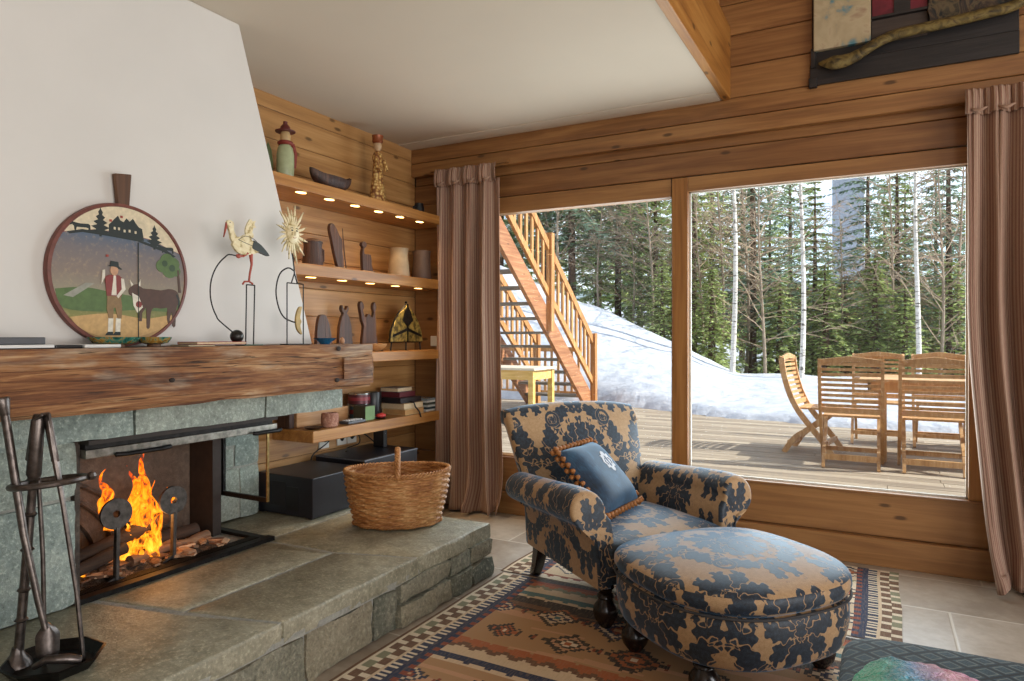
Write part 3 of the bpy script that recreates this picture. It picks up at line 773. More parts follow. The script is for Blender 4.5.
def book(name, x0, x1, y0, y1, z0, z1, cm, lab, spine='y-', cat='book', grp=None, page=None):
    t = thing(name, lab, cat, ((x0 + x1) / 2, (y0 + y1) / 2, z0), 0, grp)
    hx, hy, h = (x1 - x0) / 2, (y1 - y0) / 2, z1 - z0; c = min(.003, h * .18)
    g = G(); g.box(-hx, hx, -hy, hy, 0, c); g.box(-hx, hx, -hy, hy, h - c, h); g.box(-hx, -hx + c, -hy, hy, c, h - c)
    obj('cover', g, cm, t, smooth=0, bevel=.001)
    obj('pages', G().box(-hx + c, hx - .003, -hy + .003, hy - .003, c, h - c), page or paper, t, smooth=0)
    return t
paper = plain('paper_pages', 'cdb896', .8, var=.08, scale=90)
book('closed_book', -2.26, -2.16, 1.585, 1.70, MZ, MZ + .006, plain('grey_green_cover', '6f756c', .5), 'thin grey booklet on the mantel left of the red book')
book('closed_book', -2.27, -2.16, 1.62, 1.84, MZ + .0065, MZ + .016, redb, 'flat red book on the mantel left of the metal stork')
# balancing stork
cream_p = Mat('painted_cream_sheet', 'd8c9a0', .5); n1 = cream_p.noise(cream_p.coord(), 38, 3, .6, .6)
cream_p.color(cream_p.ramp(n1, [(.36, '9f8a55'), (.45, 'd6c59a'), (.7, 'e4d9b8')]))
redp = plain('red_orange_paint', '9c3d28', .5); blkp = plain('black_paint', '1e2420', .5)
grn = plain('green_base_paint', '3f5c49', .5)
st = thing('balancing_stork', 'painted metal stork balancing on a stand with a curved rod and ball', 'figurine', (-2.20, 1.885, MZ))
obj('base', G().box(-.028, .028, -.045, .045, 0, .004), grn, st, smooth=0, bevel=.001)
g = G()
for a, b in (((0, -.018, .003), (0, -.014, .240)), ((0, .020, .003), (0, .026, .240))): g.tube([a, b], .0026, 6)
g.tube([(0, -.014, .240), (0, .026, .240)], .0026, 6); obj('stand', g, iron, st)
g = G()
body = smooth_path([(-.075, .405), (-.062, .438), (-.036, .446), (-.018, .458), (.0, .462), (.012, .47), (.016, .452), (.006, .44), (.022, .425), (.052, .40), (.035, .385), (.005, .372), (-.028, .368), (-.055, .378), (-.075, .405)], 4)[:-1]
g.prism(body, -.006, .006, 'x', 0)
neck = smooth_path([(-.066, .41), (-.080, .43), (-.086, .462), (-.094, .482), (-.098, .498), (-.088, .508), (-.074, .504), (-.068, .492), (-.068, .468), (-.060, .448), (-.050, .43), (-.066, .41)], 4)[:-1]
g.prism(neck, -.005, .005, 'x', 0)
g.prism([(-.098, .497), (-.095, .480), (-.108, .432)], -.004, .004, 'x', 1)
g.prism(smooth_path([(.018, .436), (.05, .42), (.088, .378), (.055, .384), (.015, .398), (.01, .41), (.018, .436)], 4)[:-1], -.0075, .0075, 'x', 2)
w2 = smooth_path([(-.012, .445), (-.018, .475), (-.010, .505), (.004, .528), (.016, .520), (.028, .526), (.022, .508), (.030, .496), (.018, .492), (.012, .47), (.004, .45), (-.012, .445)], 3)[:-1]
g.prism(w2, -.0035, .0035, 'x', 0)
wing = smooth_path([(-.05, .43), (-.02, .45), (.02, .44), (.04, .415), (.02, .41), (-.02, .42), (-.05, .43)], 4)
g.tube([(.0065, a, b) for a, b in wing], .0012, 5, 2); g.ball((.0052, -.085, .498), .0022, 6, 2)
g.v = [(a, b * 1.1 - .002, .25 + (c - .25) * .90) for a, b, c in g.v]; obj('bird', g, [cream_p.m, redp, blkp], st, smooth=30)
g = G()
g.tube([(0, .008, .376), (.0, .012, .33), (0, .004, .29), (0, .0, .254)], [.008, .0045, .004, .004], 8); g.tube([(0, .0, .254), (0, -.02, .252), (0, -.028, .240)], .004, 6); g.tube([(0, .0, .254), (0, .014, .247), (0, .016, .243)], .004, 6)
g.tube([(0, -.008, .378), (0, -.026, .362), (0, -.046, .360)], [.008, .005, .004], 8); g.ball((0, -.046, .360), (.005, .012, .010), 8)
g.v = [(a, b * 1.1 - .002, .25 + (c - .25) * .90 if c > .25 else c) for a, b, c in g.v]; obj('leg', g, redp, st)
g = G(); pth = [(0, -.053, .348)] + [(0, -.02 + .16 * math.cos(math.radians(a)), .205 + .165 * math.sin(math.radians(a))) for a in range(118, 226, 8)] + [(0, -.068, .045)]
pth = [p for p in pth]; g.tube(smooth_path(pth, 3), .0027, 6); obj('rod', g, iron, st)
obj('ball_weight', G().ball((0, -.060, .036), .026, 18), metal('ball_iron', '3a3836', .35), st)
# balancing sun and moon
su = thing('balancing_sun', 'painted metal sun with wavy rays balancing on a wire stand with a moon', 'figurine', (-2.20, 2.125, MZ))
obj('base', G().box(-.026, .026, -.06, .06, 0, .004), iron, su, smooth=0)
g = G(); w = [(0, -.045, .003), (0, -.045, .262), (0, .047, .262), (0, .047, .003)]; g.tube(w[:2], .0026, 6); g.tube(w[1:3], .0026, 6); g.tube(w[2:], .0026, 6); obj('stand', g, iron, su)
g = G(); sy, sz = -.018, .474
pts = []
random.seed(9)
for i in range(24):
    a = 2 * PI * i / 24; L = (.124 if i % 2 else .092) * random.uniform(.9, 1.1)
    for da, r in ((-.10, .040), (-.06, .040 + (L - .04) * .5), (.05, L), (.07, .040 + (L - .04) * .55)):
        pts.append((sy + r * math.cos(a + da) * .72, sz + r * math.sin(a + da)))
g.prism(pts, -.003, .003, 'x', 0); g.lathe([(.046, 0), (.044, .006), (.03, .013), (.001, .017)], (0, 0, 0), 24, 0, Matrix.Translation((.002, sy, sz)) @ Matrix.Rotation(PI / 2, 4, 'Y') @ Matrix.Scale(.75, 4, (0, 1, 0)))
for a in (-.014, .012): g.ball((.017, sy + a, sz + .010), (.003, .006, .003), 8, 1); g.tube([(.015, sy + a - .008, sz + .018), (.017, sy + a, sz + .022), (.015, sy + a + .008, sz + .018)], .0012, 5, 1)
g.ball((.018, sy, sz - .002), (.007, .004, .011), 8, 0); g.tube([(.015, sy - .010, sz - .018), (.016, sy, sz - .022), (.015, sy + .010, sz - .018)], .0016, 5, 2)
obj('sun_face', g, [cream_p.m, blkp, redp], su, smooth=30)
g = G(); g.tube([(0, -.016, .39), (0, -.006, .33), (0, -.004, .30)], .003, 6); g.tube([(0, -.004, .305), (0, -.02, .265)], .0028, 6); g.tube([(0, -.004, .305), (0, .012, .265)], .0028, 6)
g.tube(smooth_path([(0, -.006, .315), (0, -.04, .325), (0, -.085, .295), (0, -.105, .225), (0, -.09, .155), (0, -.06, .115), (0, -.02, .10), (0, .004, .095)], 4), .0032, 6); obj('rod', g, iron, su)
yellow_p = plain('moon_yellow_paint', 'a98c4a', .5, var=.3)
mo = smooth_path([(.036, .165), (.018, .160), (.004, .13), (.0, .10), (.006, .07), (.022, .05), (.036, .045), (.028, .07), (.026, .085), (.032, .10), (.024, .115), (.028, .135), (.036, .165)], 4)[:-1]
obj('moon', G().prism(mo, -.004, .006, 'x'), yellow_p, su, smooth=30, bevel=.002)
blue_g = plain('blue_glaze', '1f5a80', .15, var=.3, scale=50)
tag(obj('blue_dish', G().lathe([(.022, 0), (.024, .006), (.045, .020), (.054, .028), (.050, .028), (.035, .016), (.002, .010)], (-2.24, 2.345, MZ), 28), blue_g), 'shallow blue glazed dish on the mantel right of the sun', 'dish')
tag(obj('wooden_egg', G().lathe([(.001, 0), (.010, .004), (.013, .013), (.010, .024), (.004, .031), (.001, .033)], (-2.22, 2.436, MZ), 16), plain('egg_wood', 'a87a56', .4)), 'tiny brown egg shape on the mantel beside the blue dish', 'ornament')
tag(obj('carved_bowl', G().lathe([(.03, 0), (.04, .004), (.075, .028), (.085, .045), (.078, .045), (.05, .018), (.002, .01)], (-2.66, 3.20, 1.0585), 28, sx=.8), wood('bowl_wood', '6b4526', 'a37345', 'c0925e', 1, 1, .5, 0)), 'wide wooden bowl on the shelf just beyond the mantel end', 'bowl')

# ------------------------------------------------------------------ shelf figures
def PXm(g_, m, name, lab, cat, loc, grp=None, bevel=.003, smooth=30): 
    o = obj(name, g_, m, loc=loc, bevel=bevel, smooth=smooth); return tag(o, lab, cat, grp)
carve = wood('dark_carved_wood', '1a0f0b', '38211a', '60402f', 2, 1, .5, 0, 1., .3, 34)
# top shelf
T1 = 1.951
bt = thing('painted_bottle_figure', 'pale green bottle figure of a man with red hat and scarf, top shelf left', 'figurine', (-2.72, 2.56, T1))
obj('body', G().lathe([(.036, 0), (.040, .005), (.044, .06), (.044, .14), (.038, .175), (.022, .195), (.02, .2)], (0, 0, 0), 24), plain('pale_green_glaze', 'a3ab86', .3), bt)
obj('head', G().lathe([(.018, .198), (.026, .215), (.027, .24), (.020, .262)], (0, 0, 0), 20), plain('face_paint', 'b99a6c', .5), bt)
g = G(); g.lathe([(.05, .258), (.052, .263), (.028, .266), (.024, .285), (.016, .295), (.010, .30), (.012, .312), (.001, .316)], (0, 0, 0), 20); obj('hat', g, plain('dark_red_paint', '5a1f1c', .5), bt)
g = G(); g.tube([(.03 * math.cos(a), .03 * math.sin(a), .200) for a in [2 * PI * i / 16 for i in range(16)]], .011, 8, closed=True); g.tube([(.02, .03, .2), (.022, .045, .15), (.014, .049, .08)], [.011, .012, .009], 8); obj('scarf', g, plain('red_scarf', '7c2a20', .6), bt)
g = G(); g.lathe([(.02, 0), (.024, .01), (.026, .10), (.018, .16), (.006, .19), (.001, .2)], (-2.78, 2.50, T1), 16)
tag(obj('green_vase', g, plain('dark_green_glaze', '5c6a48', .3)), 'slim dark green vase at the hood end of the top shelf', 'vase')
g = G()
def bowlf(u, v):
    a = 2 * PI * u; r = math.sin(PI / 2 * min(1, v * 1.05)); lift = .02 * (abs(math.cos(a)) ** 6) * v
    return (.055 * r * math.cos(a + PI / 2) , .125 * r * math.sin(a + PI / 2) * (1 + .12 * (math.cos(a) ** 8)), .062 * (1 - math.cos(PI / 2 * v)) + lift)
g.grid(bowlf, 32, 8); g.grid(lambda u, v: tuple(Vector(bowlf(u, v)) * .93 + Vector((0, 0, .006))), 32, 8, flip=True)
g.v = [(a, b * 1.15, c * 1.35) for a, b, c in g.v]
PXm(g, carve, 'boat_bowl', 'long dark wooden trough bowl lying on the top shelf', 'bowl', (-2.70, 2.875, T1), bevel=0)
gold = Mat('gilded_patterned_robe', 'b08a3c', .35, .2); nn = gold.voro(gold.coord(), 60)
gold.color(gold.ramp(nn.outputs['Distance'], [(.15, 'e0c88a'), (.45, 'b98c4c'), (.75, '7a4a2c')]))
md = thing('robed_figure', 'tall golden patterned robed figurine with a crown, top shelf right', 'figurine', (-2.72, 3.30, T1))
g = G(); g.lathe([(.064, 0), (.066, .01), (.05, .10), (.036, .20), (.034, .26), (.040, .295), (.03, .32), (.014, .335)], (0, 0, 0), 24, sx=.75); obj('robe', g, gold.m, md)
g = G(); g.ball((.0, 0, .368), (.026, .025, .034), 16); obj('head', g, plain('ivory_face', 'c0a07c', .5), md)
g = G(); g.lathe([(.026, .382), (.034, .392), (.032, .415), (.036, .430), (.028, .432), (.01, .425)], (0, 0, 0), 16); obj('crown', g, plain('crown_red_gold', '8a4a2a', .35, .3), md)
g = G(); g.tube([(.02, -.036, .285), (.035, -.045, .22), (.045, -.02, .20)], [.013, .011, .008], 8); g.tube([(.02, .036, .285), (.035, .045, .22), (.045, .015, .215)], [.013, .011, .008], 8); obj('arm', g, gold.m, md)
g = G(); g.lathe([(.03, 0), (.034, .004), (.036, .05), (.03, .07), (.03, .08), (.026, .08), (.002, .06)], (0, 0, 0), 18)
jug = thing('small_dark_jug', 'small black jug with a handle at the window end of the top shelf', 'jug', (-2.70, 3.70, T1)); obj('vessel', g, blk, jug); obj('handle', G().tube([(0, -.033, .06), (0, -.06, .05), (0, -.055, .02), (0, -.034, .015)], .006, 8), blk, jug)
# second shelf
T2 = 1.5225
tk = thing('dark_tankard', 'dark lidded tankard with a handle on the second shelf, nearest the hood', 'tankard', (-2.70, 2.735, T2))
obj('vessel', G().lathe([(.058, 0), (.056, .02), (.048, .11), (.05, .125), (.05, .13)], (0, 0, 0), 20), carve, tk); obj('lid', G().lathe([(.053, .13), (.054, .137), (.03, .152), (.001, .158)], (0, 0, 0), 20), carve, tk)
obj('handle', G().tube([(0, .047, .11), (0, .078, .10), (0, .078, .04), (0, .056, .025)], .007, 8), carve, tk)
def stand_fig(name, lab, y, z, poly, x=-2.72, th=.022, m=carve, stand=True, cat='figurine', tilt=0, grp=None, extra=None):
    t = thing(name, lab, cat, (x, y, z), 0, grp)
    g = G(); g.prism(poly, -th / 2, th / 2, 'x', M=Matrix.Rotation(tilt, 4, 'Y')); obj('carved_body', g, m, t, smooth=25, bevel=.003)
    if stand:
        w = max(p[0] for p in poly) - min(p[0] for p in poly); obj('foot_plate', G().box(-.045, .045, -w * .55, w * .55, 0, .006), iron, t, smooth=0, bevel=.001)
    if extra: extra(t)
    return t
lean = [(.045, .004), (.005, .004), (-.03, .09), (-.05, .16), (-.068, .22), (-.066, .25), (-.052, .262), (-.034, .256), (-.014, .235), (.01, .20), (.03, .18), (.036, .14), (.034, .10), (.046, .06)]
stand_fig('carved_figure', 'dark carved leaning figure with a long pointed head and thin spear', 2.945, T2, smooth_path(lean, 3)[:-1], extra=lambda t: obj('spear', G().tube([(.012, .062, .004), (.008, .048, .12), (.004, .038, .245)], [.003, .004, .002], 6), carve, t))
lady = [(-.035, .004), (.055, .004), (.045, .06), (.034, .12), (.0, .118), (-.022, .12), (-.024, .148), (-.008, .16), (.0, .178), (-.012, .19), (-.028, .192), (-.044, .182), (-.046, .165), (-.034, .155), (-.042, .12), (-.036, .05)]
stand_fig('carved_figure', 'dark carved figure with a curled head beside the pale jug', 3.19, T2, smooth_path(lady, 2)[:-1])
pale_c = plain('pale_stoneware', 'a38e70', .6, var=.12, scale=20)
tag(obj('pale_pot', G().lathe([(.066, 0), (.07, .01), (.064, .08), (.056, .14), (.060, .178), (.064, .182), (.058, .182), (.05, .14), (.002, .03)], (-2.69, 3.47, T2), 28), pale_c), 'pale beige waisted pot on the second shelf', 'pot')
tag(obj('dark_pot', G().lathe([(.062, 0), (.066, .01), (.06, .09), (.057, .16), (.062, .195), (.056, .195), (.05, .1), (.002, .03)], (-2.70, 3.73, T2), 28), plain('dark_stoneware', '4e3c32', .6)), 'dark brown pot beside the pale one on the second shelf', 'pot')
# a few thin booklets lying on the second shelf
for i, (y, lab) in enumerate(((2.84, 'thin booklet lying flat between tankard and leaning figure'), (3.08, 'thin booklet lying flat left of the curled head figure'), (3.33, 'thin pale booklet lying flat left of the pale pot'))):
    book('booklet', -2.66, -2.60, y - .05, y + .05, T2, T2 + .005, plain('booklet_cover%d' % 1 if 0 else 'booklet_cover', ['8a7a66', '75604a', 'b5aa9a'][i], .6), lab, grp='booklets on the second shelf')
# third shelf
T3 = 1.0585
f0 = [(-.04, .003), (.04, .003), (.03, .09), (.018, .17), (.0, .205), (-.018, .2), (-.03, .12)]
stand_fig('carved_figure', 'dark narrow carving half hidden by the hood on the third shelf', 2.675, T3, smooth_path(f0, 3)[:-1], x=-2.74)
f1 = [(-.055, .003), (.068, .003), (.062, .09), (.044, .16), (.02, .205), (-.006, .21), (-.03, .198), (-.045, .14), (-.05, .07)]
stand_fig('carved_figure', 'dark rounded hump shaped carving on the third shelf, behind the blue dish', 2.805, T3, smooth_path(f1, 3)[:-1], x=-2.70)
f2 = [(-.055, .003), (.06, .003), (.058, .09), (.05, .16), (.028, .21), (.016, .222), (.026, .236), (.03, .252), (.022, .268), (.014, .252), (.0, .240), (-.014, .252), (-.022, .270), (-.03, .25), (-.024, .232), (-.014, .22), (-.03, .19), (-.05, .12)]
stand_fig('carved_figure', 'dark carved robed figure with a horned head on the third shelf', 3.00, T3, smooth_path(f2, 3)[:-1], x=-2.72)
f3 = [(-.07, .003), (.07, .003), (.066, .10), (.062, .18), (.058, .215), (.056, .24), (.066, .26), (.064, .285), (.05, .30), (.036, .285), (.034, .26), (.042, .24), (.036, .215), (.02, .205), (.01, .222), (-.008, .226), (-.022, .212), (-.03, .205), (-.044, .215), (-.056, .245), (-.048, .262), (-.056, .29), (-.074, .30), (-.086, .285), (-.084, .255), (-.074, .22), (-.066, .18), (-.05, .15), (-.062, .08)]
stand_fig('carved_figure', 'broad dark carving of a pair with raised arms on the third shelf', 3.235, T3, smooth_path(f3, 2)[:-1], x=-2.74)
fan = thing('arched_ornament', 'arched brass and black ornament with a star front, right on the third shelf', 'ornament', (-2.72, 3.585, T3))
olive = Mat('aged_brass_panel', '8c7a3e', .45, .4); o1 = olive.noise(olive.coord(), 30); olive.color(olive.ramp(o1, [(.4, '4e4426'), (.6, 'a08c4a')]))
ar = [(-.17, .055), (.17, .055), (.158, .12), (.12, .19), (.07, .245), (.015, .285), (.0, .30), (-.015, .285), (-.07, .245), (-.12, .19), (-.158, .12)]
obj('panel', G().prism(ar, -.015, .012, 'x'), olive.m, fan, smooth=20, bevel=.004)
g = G(); g.prism([(-.004, .055), (.004, .055), (.004, .30), (-.004, .30)], .010, .018, 'x'); g.prism([(0, .15), (.055, .195), (.03, .25), (0, .285), (-.03, .25), (-.055, .195)], .010, .017, 'x'); g.prism([(-.15, .10), (-.15, .085), (-.0, .125), (-.0, .145)], .01, .016, 'x'); g.prism([(.15, .10), (.0, .145), (.0, .125), (.15, .085)], .01, .016, 'x')
g.tube([(0, a, b) for a, b in ar], .007, 6, closed=True)
for y in (-.15, .15, 0): g.tube([(0, y, .055), (0, y * 1.05, .0)], .005, 6)
g.ball((0, 0, .31), .009, 8)
obj('iron_frame', g, iron, fan, smooth=30)
# lowest shelf
T4 = .6555
lg = wood('pale_plank_toy', '8c5f38', 'bb8c5e', 'd3ab80', 1, 1, .6, 0)
lb = thing('wooden_block', 'long pale wooden block with a dark end at the back of the lowest shelf', 'block', (-2.79, 2.87, T4)); obj('block', G().box(-.04, .04, -.20, .20, 0, .085), lg, lb, smooth=0, bevel=.004); obj('knob', G().ball((0, .1, .092), .010, 8), carve, lb)
tag(obj('brown_box', G().box(-2.85, -2.76, 2.625, 2.66, T4, T4 + .09), carve, smooth=0, bevel=.003), 'small dark brown box at the hood end of the lowest shelf', 'box')
pk = thing('salt_candle_holder', 'rough pinkish stone candle holder on the lowest shelf', 'candle holder', (-2.63, 2.79, T4))
g = G(); g.lathe([(.035, 0), (.044, .008), (.048, .04), (.046, .07), (.040, .078), (.022, .078), (.02, .06), (.002, .06)], (0, 0, 0), 22); obj('stone_body', g, stone('pink_salt', ['7a4a3a', 'a8735e', 'cfa08a'], 22, .6, .6), pk)
tag(obj('small_dark_saucer', G().lathe([(.03, 0), (.045, .006), (.05, .012), (.046, .012), (.002, .005)], (-2.65, 2.69, T4), 20), carve), 'small dark saucer left of the pink candle holder', 'saucer')
tr = thing('keypad_phone', 'silver and grey remote handset lying on the lowest shelf', 'handset', (-2.64, 2.985, T4))
obj('shell', G().box(-.035, .035, -.075, .075, 0, .016), grey_pl, tr, smooth=0, bevel=.005)
g = G(); [g.box(-.025 + .018 * i, -.012 + .018 * i, -.06 + .02 * j, -.045 + .02 * j, .016, .021) for i in range(3) for j in range(6)]; obj('keys', g, wht, tr, smooth=0, bevel=.002)
gb = thing('green_box', 'small box with a light green end on the lowest shelf', 'box', (-2.68, 3.12, T4)); obj('carton', G().box(-.045, .045, -.035, .05, 0, .085), plain('dark_olive_card', '3c3a2a', .6), gb, smooth=0, bevel=.002); obj('end_label', G().box(.0455, .047, -.034, .049, .002, .083), plain('green_card', '72905e', .6), gb, smooth=0)
def tin(y, x, r, h, cs, lab, z=T4):
    t = thing('storage_tin', lab, 'tin', (x, y, z), 0, 'tins on the lowest shelf'); obj('can', G().lathe([(r, 0), (r, h * .85)], (0, 0, 0), 24), plain('tin_print', cs, .3, .3), t, smooth=40)
    obj('lid', G().lathe([(r * 1.02, h * .84), (r * 1.03, h * .97), (r, h), (.001, h)], (0, 0, 0), 24), plain('tin_lid', '9a9a98', .25, .8), t, smooth=40)
    g = G(); g.lathe([(r + .0008, h * .3), (r + .0008, h * .6)], (0, 0, 0), 24); obj('band', g, plain('tin_band', '8a3038', .4), t)
    return t
tin(3.20, -2.78, .058, .085, '4a6a7a', 'lower blue banded tin behind the green box'); tin(3.20, -2.78, .066, .065, '5a2c34', 'wide dark red banded tin, upper of the pair behind the green box', T4 + .087)
tag(obj('black_container', G().lathe([(.05, 0), (.052, .005), (.052, .14), (.048, .148), (.001, .15)], (-2.79, 3.34, T4), 20), blk), 'matt black round container between tins and books', 'container')
rd = thing('red_toy_car', 'small red rounded trinket on a dark saucer, lowest shelf', 'trinket', (-2.63, 3.215, T4)); obj('saucer', G().lathe([(.03, 0), (.04, .008), (.002, .006)], (0, 0, 0), 18), blk, rd); obj('red_top', G().ball((0, .005, .02), (.028, .036, .014), 14), plain('bright_red', 'c8403c', .35), rd)
rd.name = 'red_trinket'
bg = 'books on the lowest shelf'
cream = plain('cream_cover', 'c6ad84', .6); mar = plain('maroon_cover', '5c2028', .55); dk = plain('black_leather_cover', '201a1c', .45)
book('thick_book', -2.78, -2.60, 3.42, 3.62, T4, T4 + .034, cream, 'thick cream book, lowest of the stack on the lowest shelf', grp=bg, page=plain('tan_pages', 'b88c58', .8))
book('thick_book', -2.785, -2.605, 3.415, 3.62, T4 + .0345, T4 + .072, plain('tan_cover', 'b79a70', .6), 'thick tan book, second from below in the stack', grp=bg)
book('thick_book', -2.80, -2.62, 3.40, 3.62, T4 + .0725, T4 + .106, dk, 'black covered book above the tan book in the stack', grp=bg, page=dk)
book('thick_book', -2.82, -2.66, 3.44, 3.61, T4 + .1065, T4 + .138, mar, 'maroon book near the top of the stack', grp=bg, page=mar)
book('thick_book', -2.82, -2.68, 3.45, 3.60, T4 + .1385, T4 + .165, plain('grey_print_cover', '7d7a78', .5), 'small grey book on top of the stack', grp=bg)
tag(obj('black_strap', G().tube([(-2.64, 3.50, T4 + .079), (-2.594, 3.50, T4 + .075), (-2.588, 3.51, T4 + .045), (-2.576, 3.53, T4 + .02), (-2.572, 3.54, T4 - .005), (-2.572, 3.545, T4 - .02)], .005, 8), blk), 'black strap hanging from the book stack over the shelf edge', 'strap')
for i in range(6):
    tag(obj('disc_case', G().box(-2.74 + .003 * (i % 2), -2.61 + .004 * (i % 3), 3.66, 3.79, T4 + i * .0145, T4 + i * .0145 + .0125), plain('disc_case_plastic', ['c9c9c4', '3c4a50', 'b8bcb8', '50544c', 'd0d0ca', '7c8488'][i], .25), smooth=0, bevel=.001),
        ['pale disc case, bottom of the small stack', 'dark blue grey disc case, second from below', 'light grey disc case, third from below', 'dark olive disc case, fourth from below', 'whitish disc case, second from the top', 'mid grey disc case on top of the small stack'][i], 'disc case', 'disc cases beside the books')
# electronics on the hearth
sat = plain('satin_black_cabinet', '1d1e24', .35, var=.1)
sp = thing('black_speaker_box', 'big black speaker box on the hearth behind the basket', 'speaker', (-2.64, 2.665, .246))
obj('cabinet', G().box(-.19, .195, -.19, .185, .006, .204), sat, sp, smooth=0, bevel=.004)
obj('port', G().box(.02, .10, -.1925, -.189, .03, .15), blk, sp, smooth=0); obj('face_panel', G().box(-.10, .01, -.192, -.189, .05, .17), plain('dark_grille', '17181c', .6), sp, smooth=0)
for a, b in ((-.17, -.17), (.17, -.17), (-.17, .165), (.17, .165)): obj('foot', G().box(a - .012, a + .012, b - .012, b + .012, 0, .006), blk, sp, smooth=0)
sp2 = thing('black_media_cabinet', 'low black cabinet standing on the floor beyond the hearth', 'cabinet', (-2.66, 3.16, 0))
obj('cabinet', G().box(-.18, .18, -.26, .22, .01, .47), sat, sp2, smooth=0, bevel=.003); obj('top_edge', G().box(-.18, .182, -.262, .222, .462, .468), plain('grey_edge', '70747c', .3), sp2, smooth=0)
obj('foot', G().box(-.15, .15, -.2, .18, 0, .01), blk, sp2, smooth=0)
mdm = thing('black_router', 'upright black router standing on the media cabinet', 'router', (-2.70, 3.30, .471)); obj('case', G().box(-.04, .04, -.018, .018, 0, .115), blk, mdm, smooth=0, bevel=.004); obj('status_light', G().box(.0402, .041, -.003, .003, .08, .086), plain('grey_light', '606a70', .3), mdm, smooth=0)
for i, pth in enumerate(([(-2.868, 3.24, .53), (-2.82, 3.24, .54), (-2.78, 3.20, .50), (-2.80, 3.12, .482), (-2.74, 3.04, .478)], [(-2.868, 3.15, .53), (-2.82, 3.16, .55), (-2.78, 3.22, .56), (-2.76, 3.28, .52), (-2.74, 3.30, .49)], [(-2.868, 3.0, .53), (-2.83, 3.0, .54), (-2.82, 2.95, .52), (-2.845, 2.88, .47), (-2.85, 2.87, .40)], [(-2.868, 3.24, .52), (-2.80, 3.3, .60), (-2.78, 3.38, .56), (-2.80, 3.36, .49)])):
    tag(obj('power_cable', G().tube(smooth_path(pth, 6), .004, 6), blk), ['black cable looping from the plugged socket down to the cabinet', 'black cable arching from the middle socket', 'black cable from the leftmost socket to the speaker box', 'black cable rising in a loop beside the router'][i], 'cable', 'cables behind the cabinet')

# ------------------------------------------------------------------ wicker basket
def wicker_mat():
    M = Mat('wicker', 'a8773f', .55); v = M.coord(); n = M.noise(v, 9, 3, .5); n2 = M.noise(M.coord('Object', (1, 1, 5)), 55, 2, .5)
    M.color(M.ramp(n * .5 + n2 * .5, [(.32, '74441f'), (.5, 'aa7440'), (.66, 'cfa670')])); M.bump(n2, .3, .003); return M.m
wk = wicker_mat(); CB = (-2.053, 2.64, .2545)
bk = thing('wicker_basket', 'oval wicker basket with a twig handle standing on the hearth', 'basket', CB, math.radians(37.6))
BA, BB, BH = .200, .140, .250
def prof(v):  # half-axes multiplier vs height
    return 1.0 + .18 * math.sin(v * PI / 2) + .07 * v
def bas(u, v, off=0.):
    a = 2 * PI * u; k = prof(v); z = v * BH + .004 * (math.cos(2 * a)) * v ** 2
    row = math.floor(v * 19); ph = 1 if row % 2 else -1
    d = .0050 * max(-1, min(1, 1.8 * math.sin(a * 11))) * ph * math.sin((v * 19 % 1) * PI) ** .5 + .0026 * math.sin((v * 19 % 1) * PI)
    x, y = BA * k * math.cos(a), BB * k * math.sin(a); nrm = Vector((math.cos(a) / BA, math.sin(a) / BB)).normalized()
    return (x + nrm.x * (d + off), y + nrm.y * (d + off), z)
g = G(); g.grid(lambda u, v: bas(u, v), 312, 162); g.grid(lambda u, v: bas(u, v, -.010), 176, 60, flip=True)
obj('woven_wall', g, wk, bk, smooth=180, recalc=False)
g = G(); g.grid(lambda u, v: (BA * .97 * v * math.cos(2 * PI * u), BB * .97 * v * math.sin(2 * PI * u), .008), 40, 6); g.grid(lambda u, v: (BA * .99 * v * math.cos(2 * PI * u), BB * .99 * v * math.sin(2 * PI * u), .002), 40, 6, flip=True); obj('bottom', g, wk, bk, recalc=False)
for nm, vv, rr in (('base_braid', .03, .007), ('rim_braid', 1.0, .0075)):
    g = G()
    for ph in (0, 2.1, 4.2):
        pts = []
        for i in range(160):
            a = 2 * PI * i / 160; p = Vector(bas(i / 160, vv, -.003)); t = a * 26 + ph
            pts.append(p + Vector((math.cos(a) * math.cos(t) * rr, math.sin(a) * math.cos(t) * rr, math.sin(t) * rr)))
        g.tube(pts, rr * .68, 6, closed=True)
    obj(nm, g, wk, bk, smooth=180)
g = G()
kb = BB * prof(1)
for ph in range(5):
    pts = []
    for i in range(49):
        t = i / 48; a = PI * t; base = Vector((.0, -kb * math.cos(a) * .99, BH - .02 + .112 * math.sin(a) ** .7)); q = t * 24 + ph * 2 * PI / 5
        side = Vector((1, 0, 0)); upv = Vector((0, -math.cos(a), math.sin(a)))
        pts.append(base + (side * math.cos(q) + upv * math.sin(q)) * .0085)
    g.tube(pts, .0062, 6)
obj('handle', g, wk, bk, smooth=180)
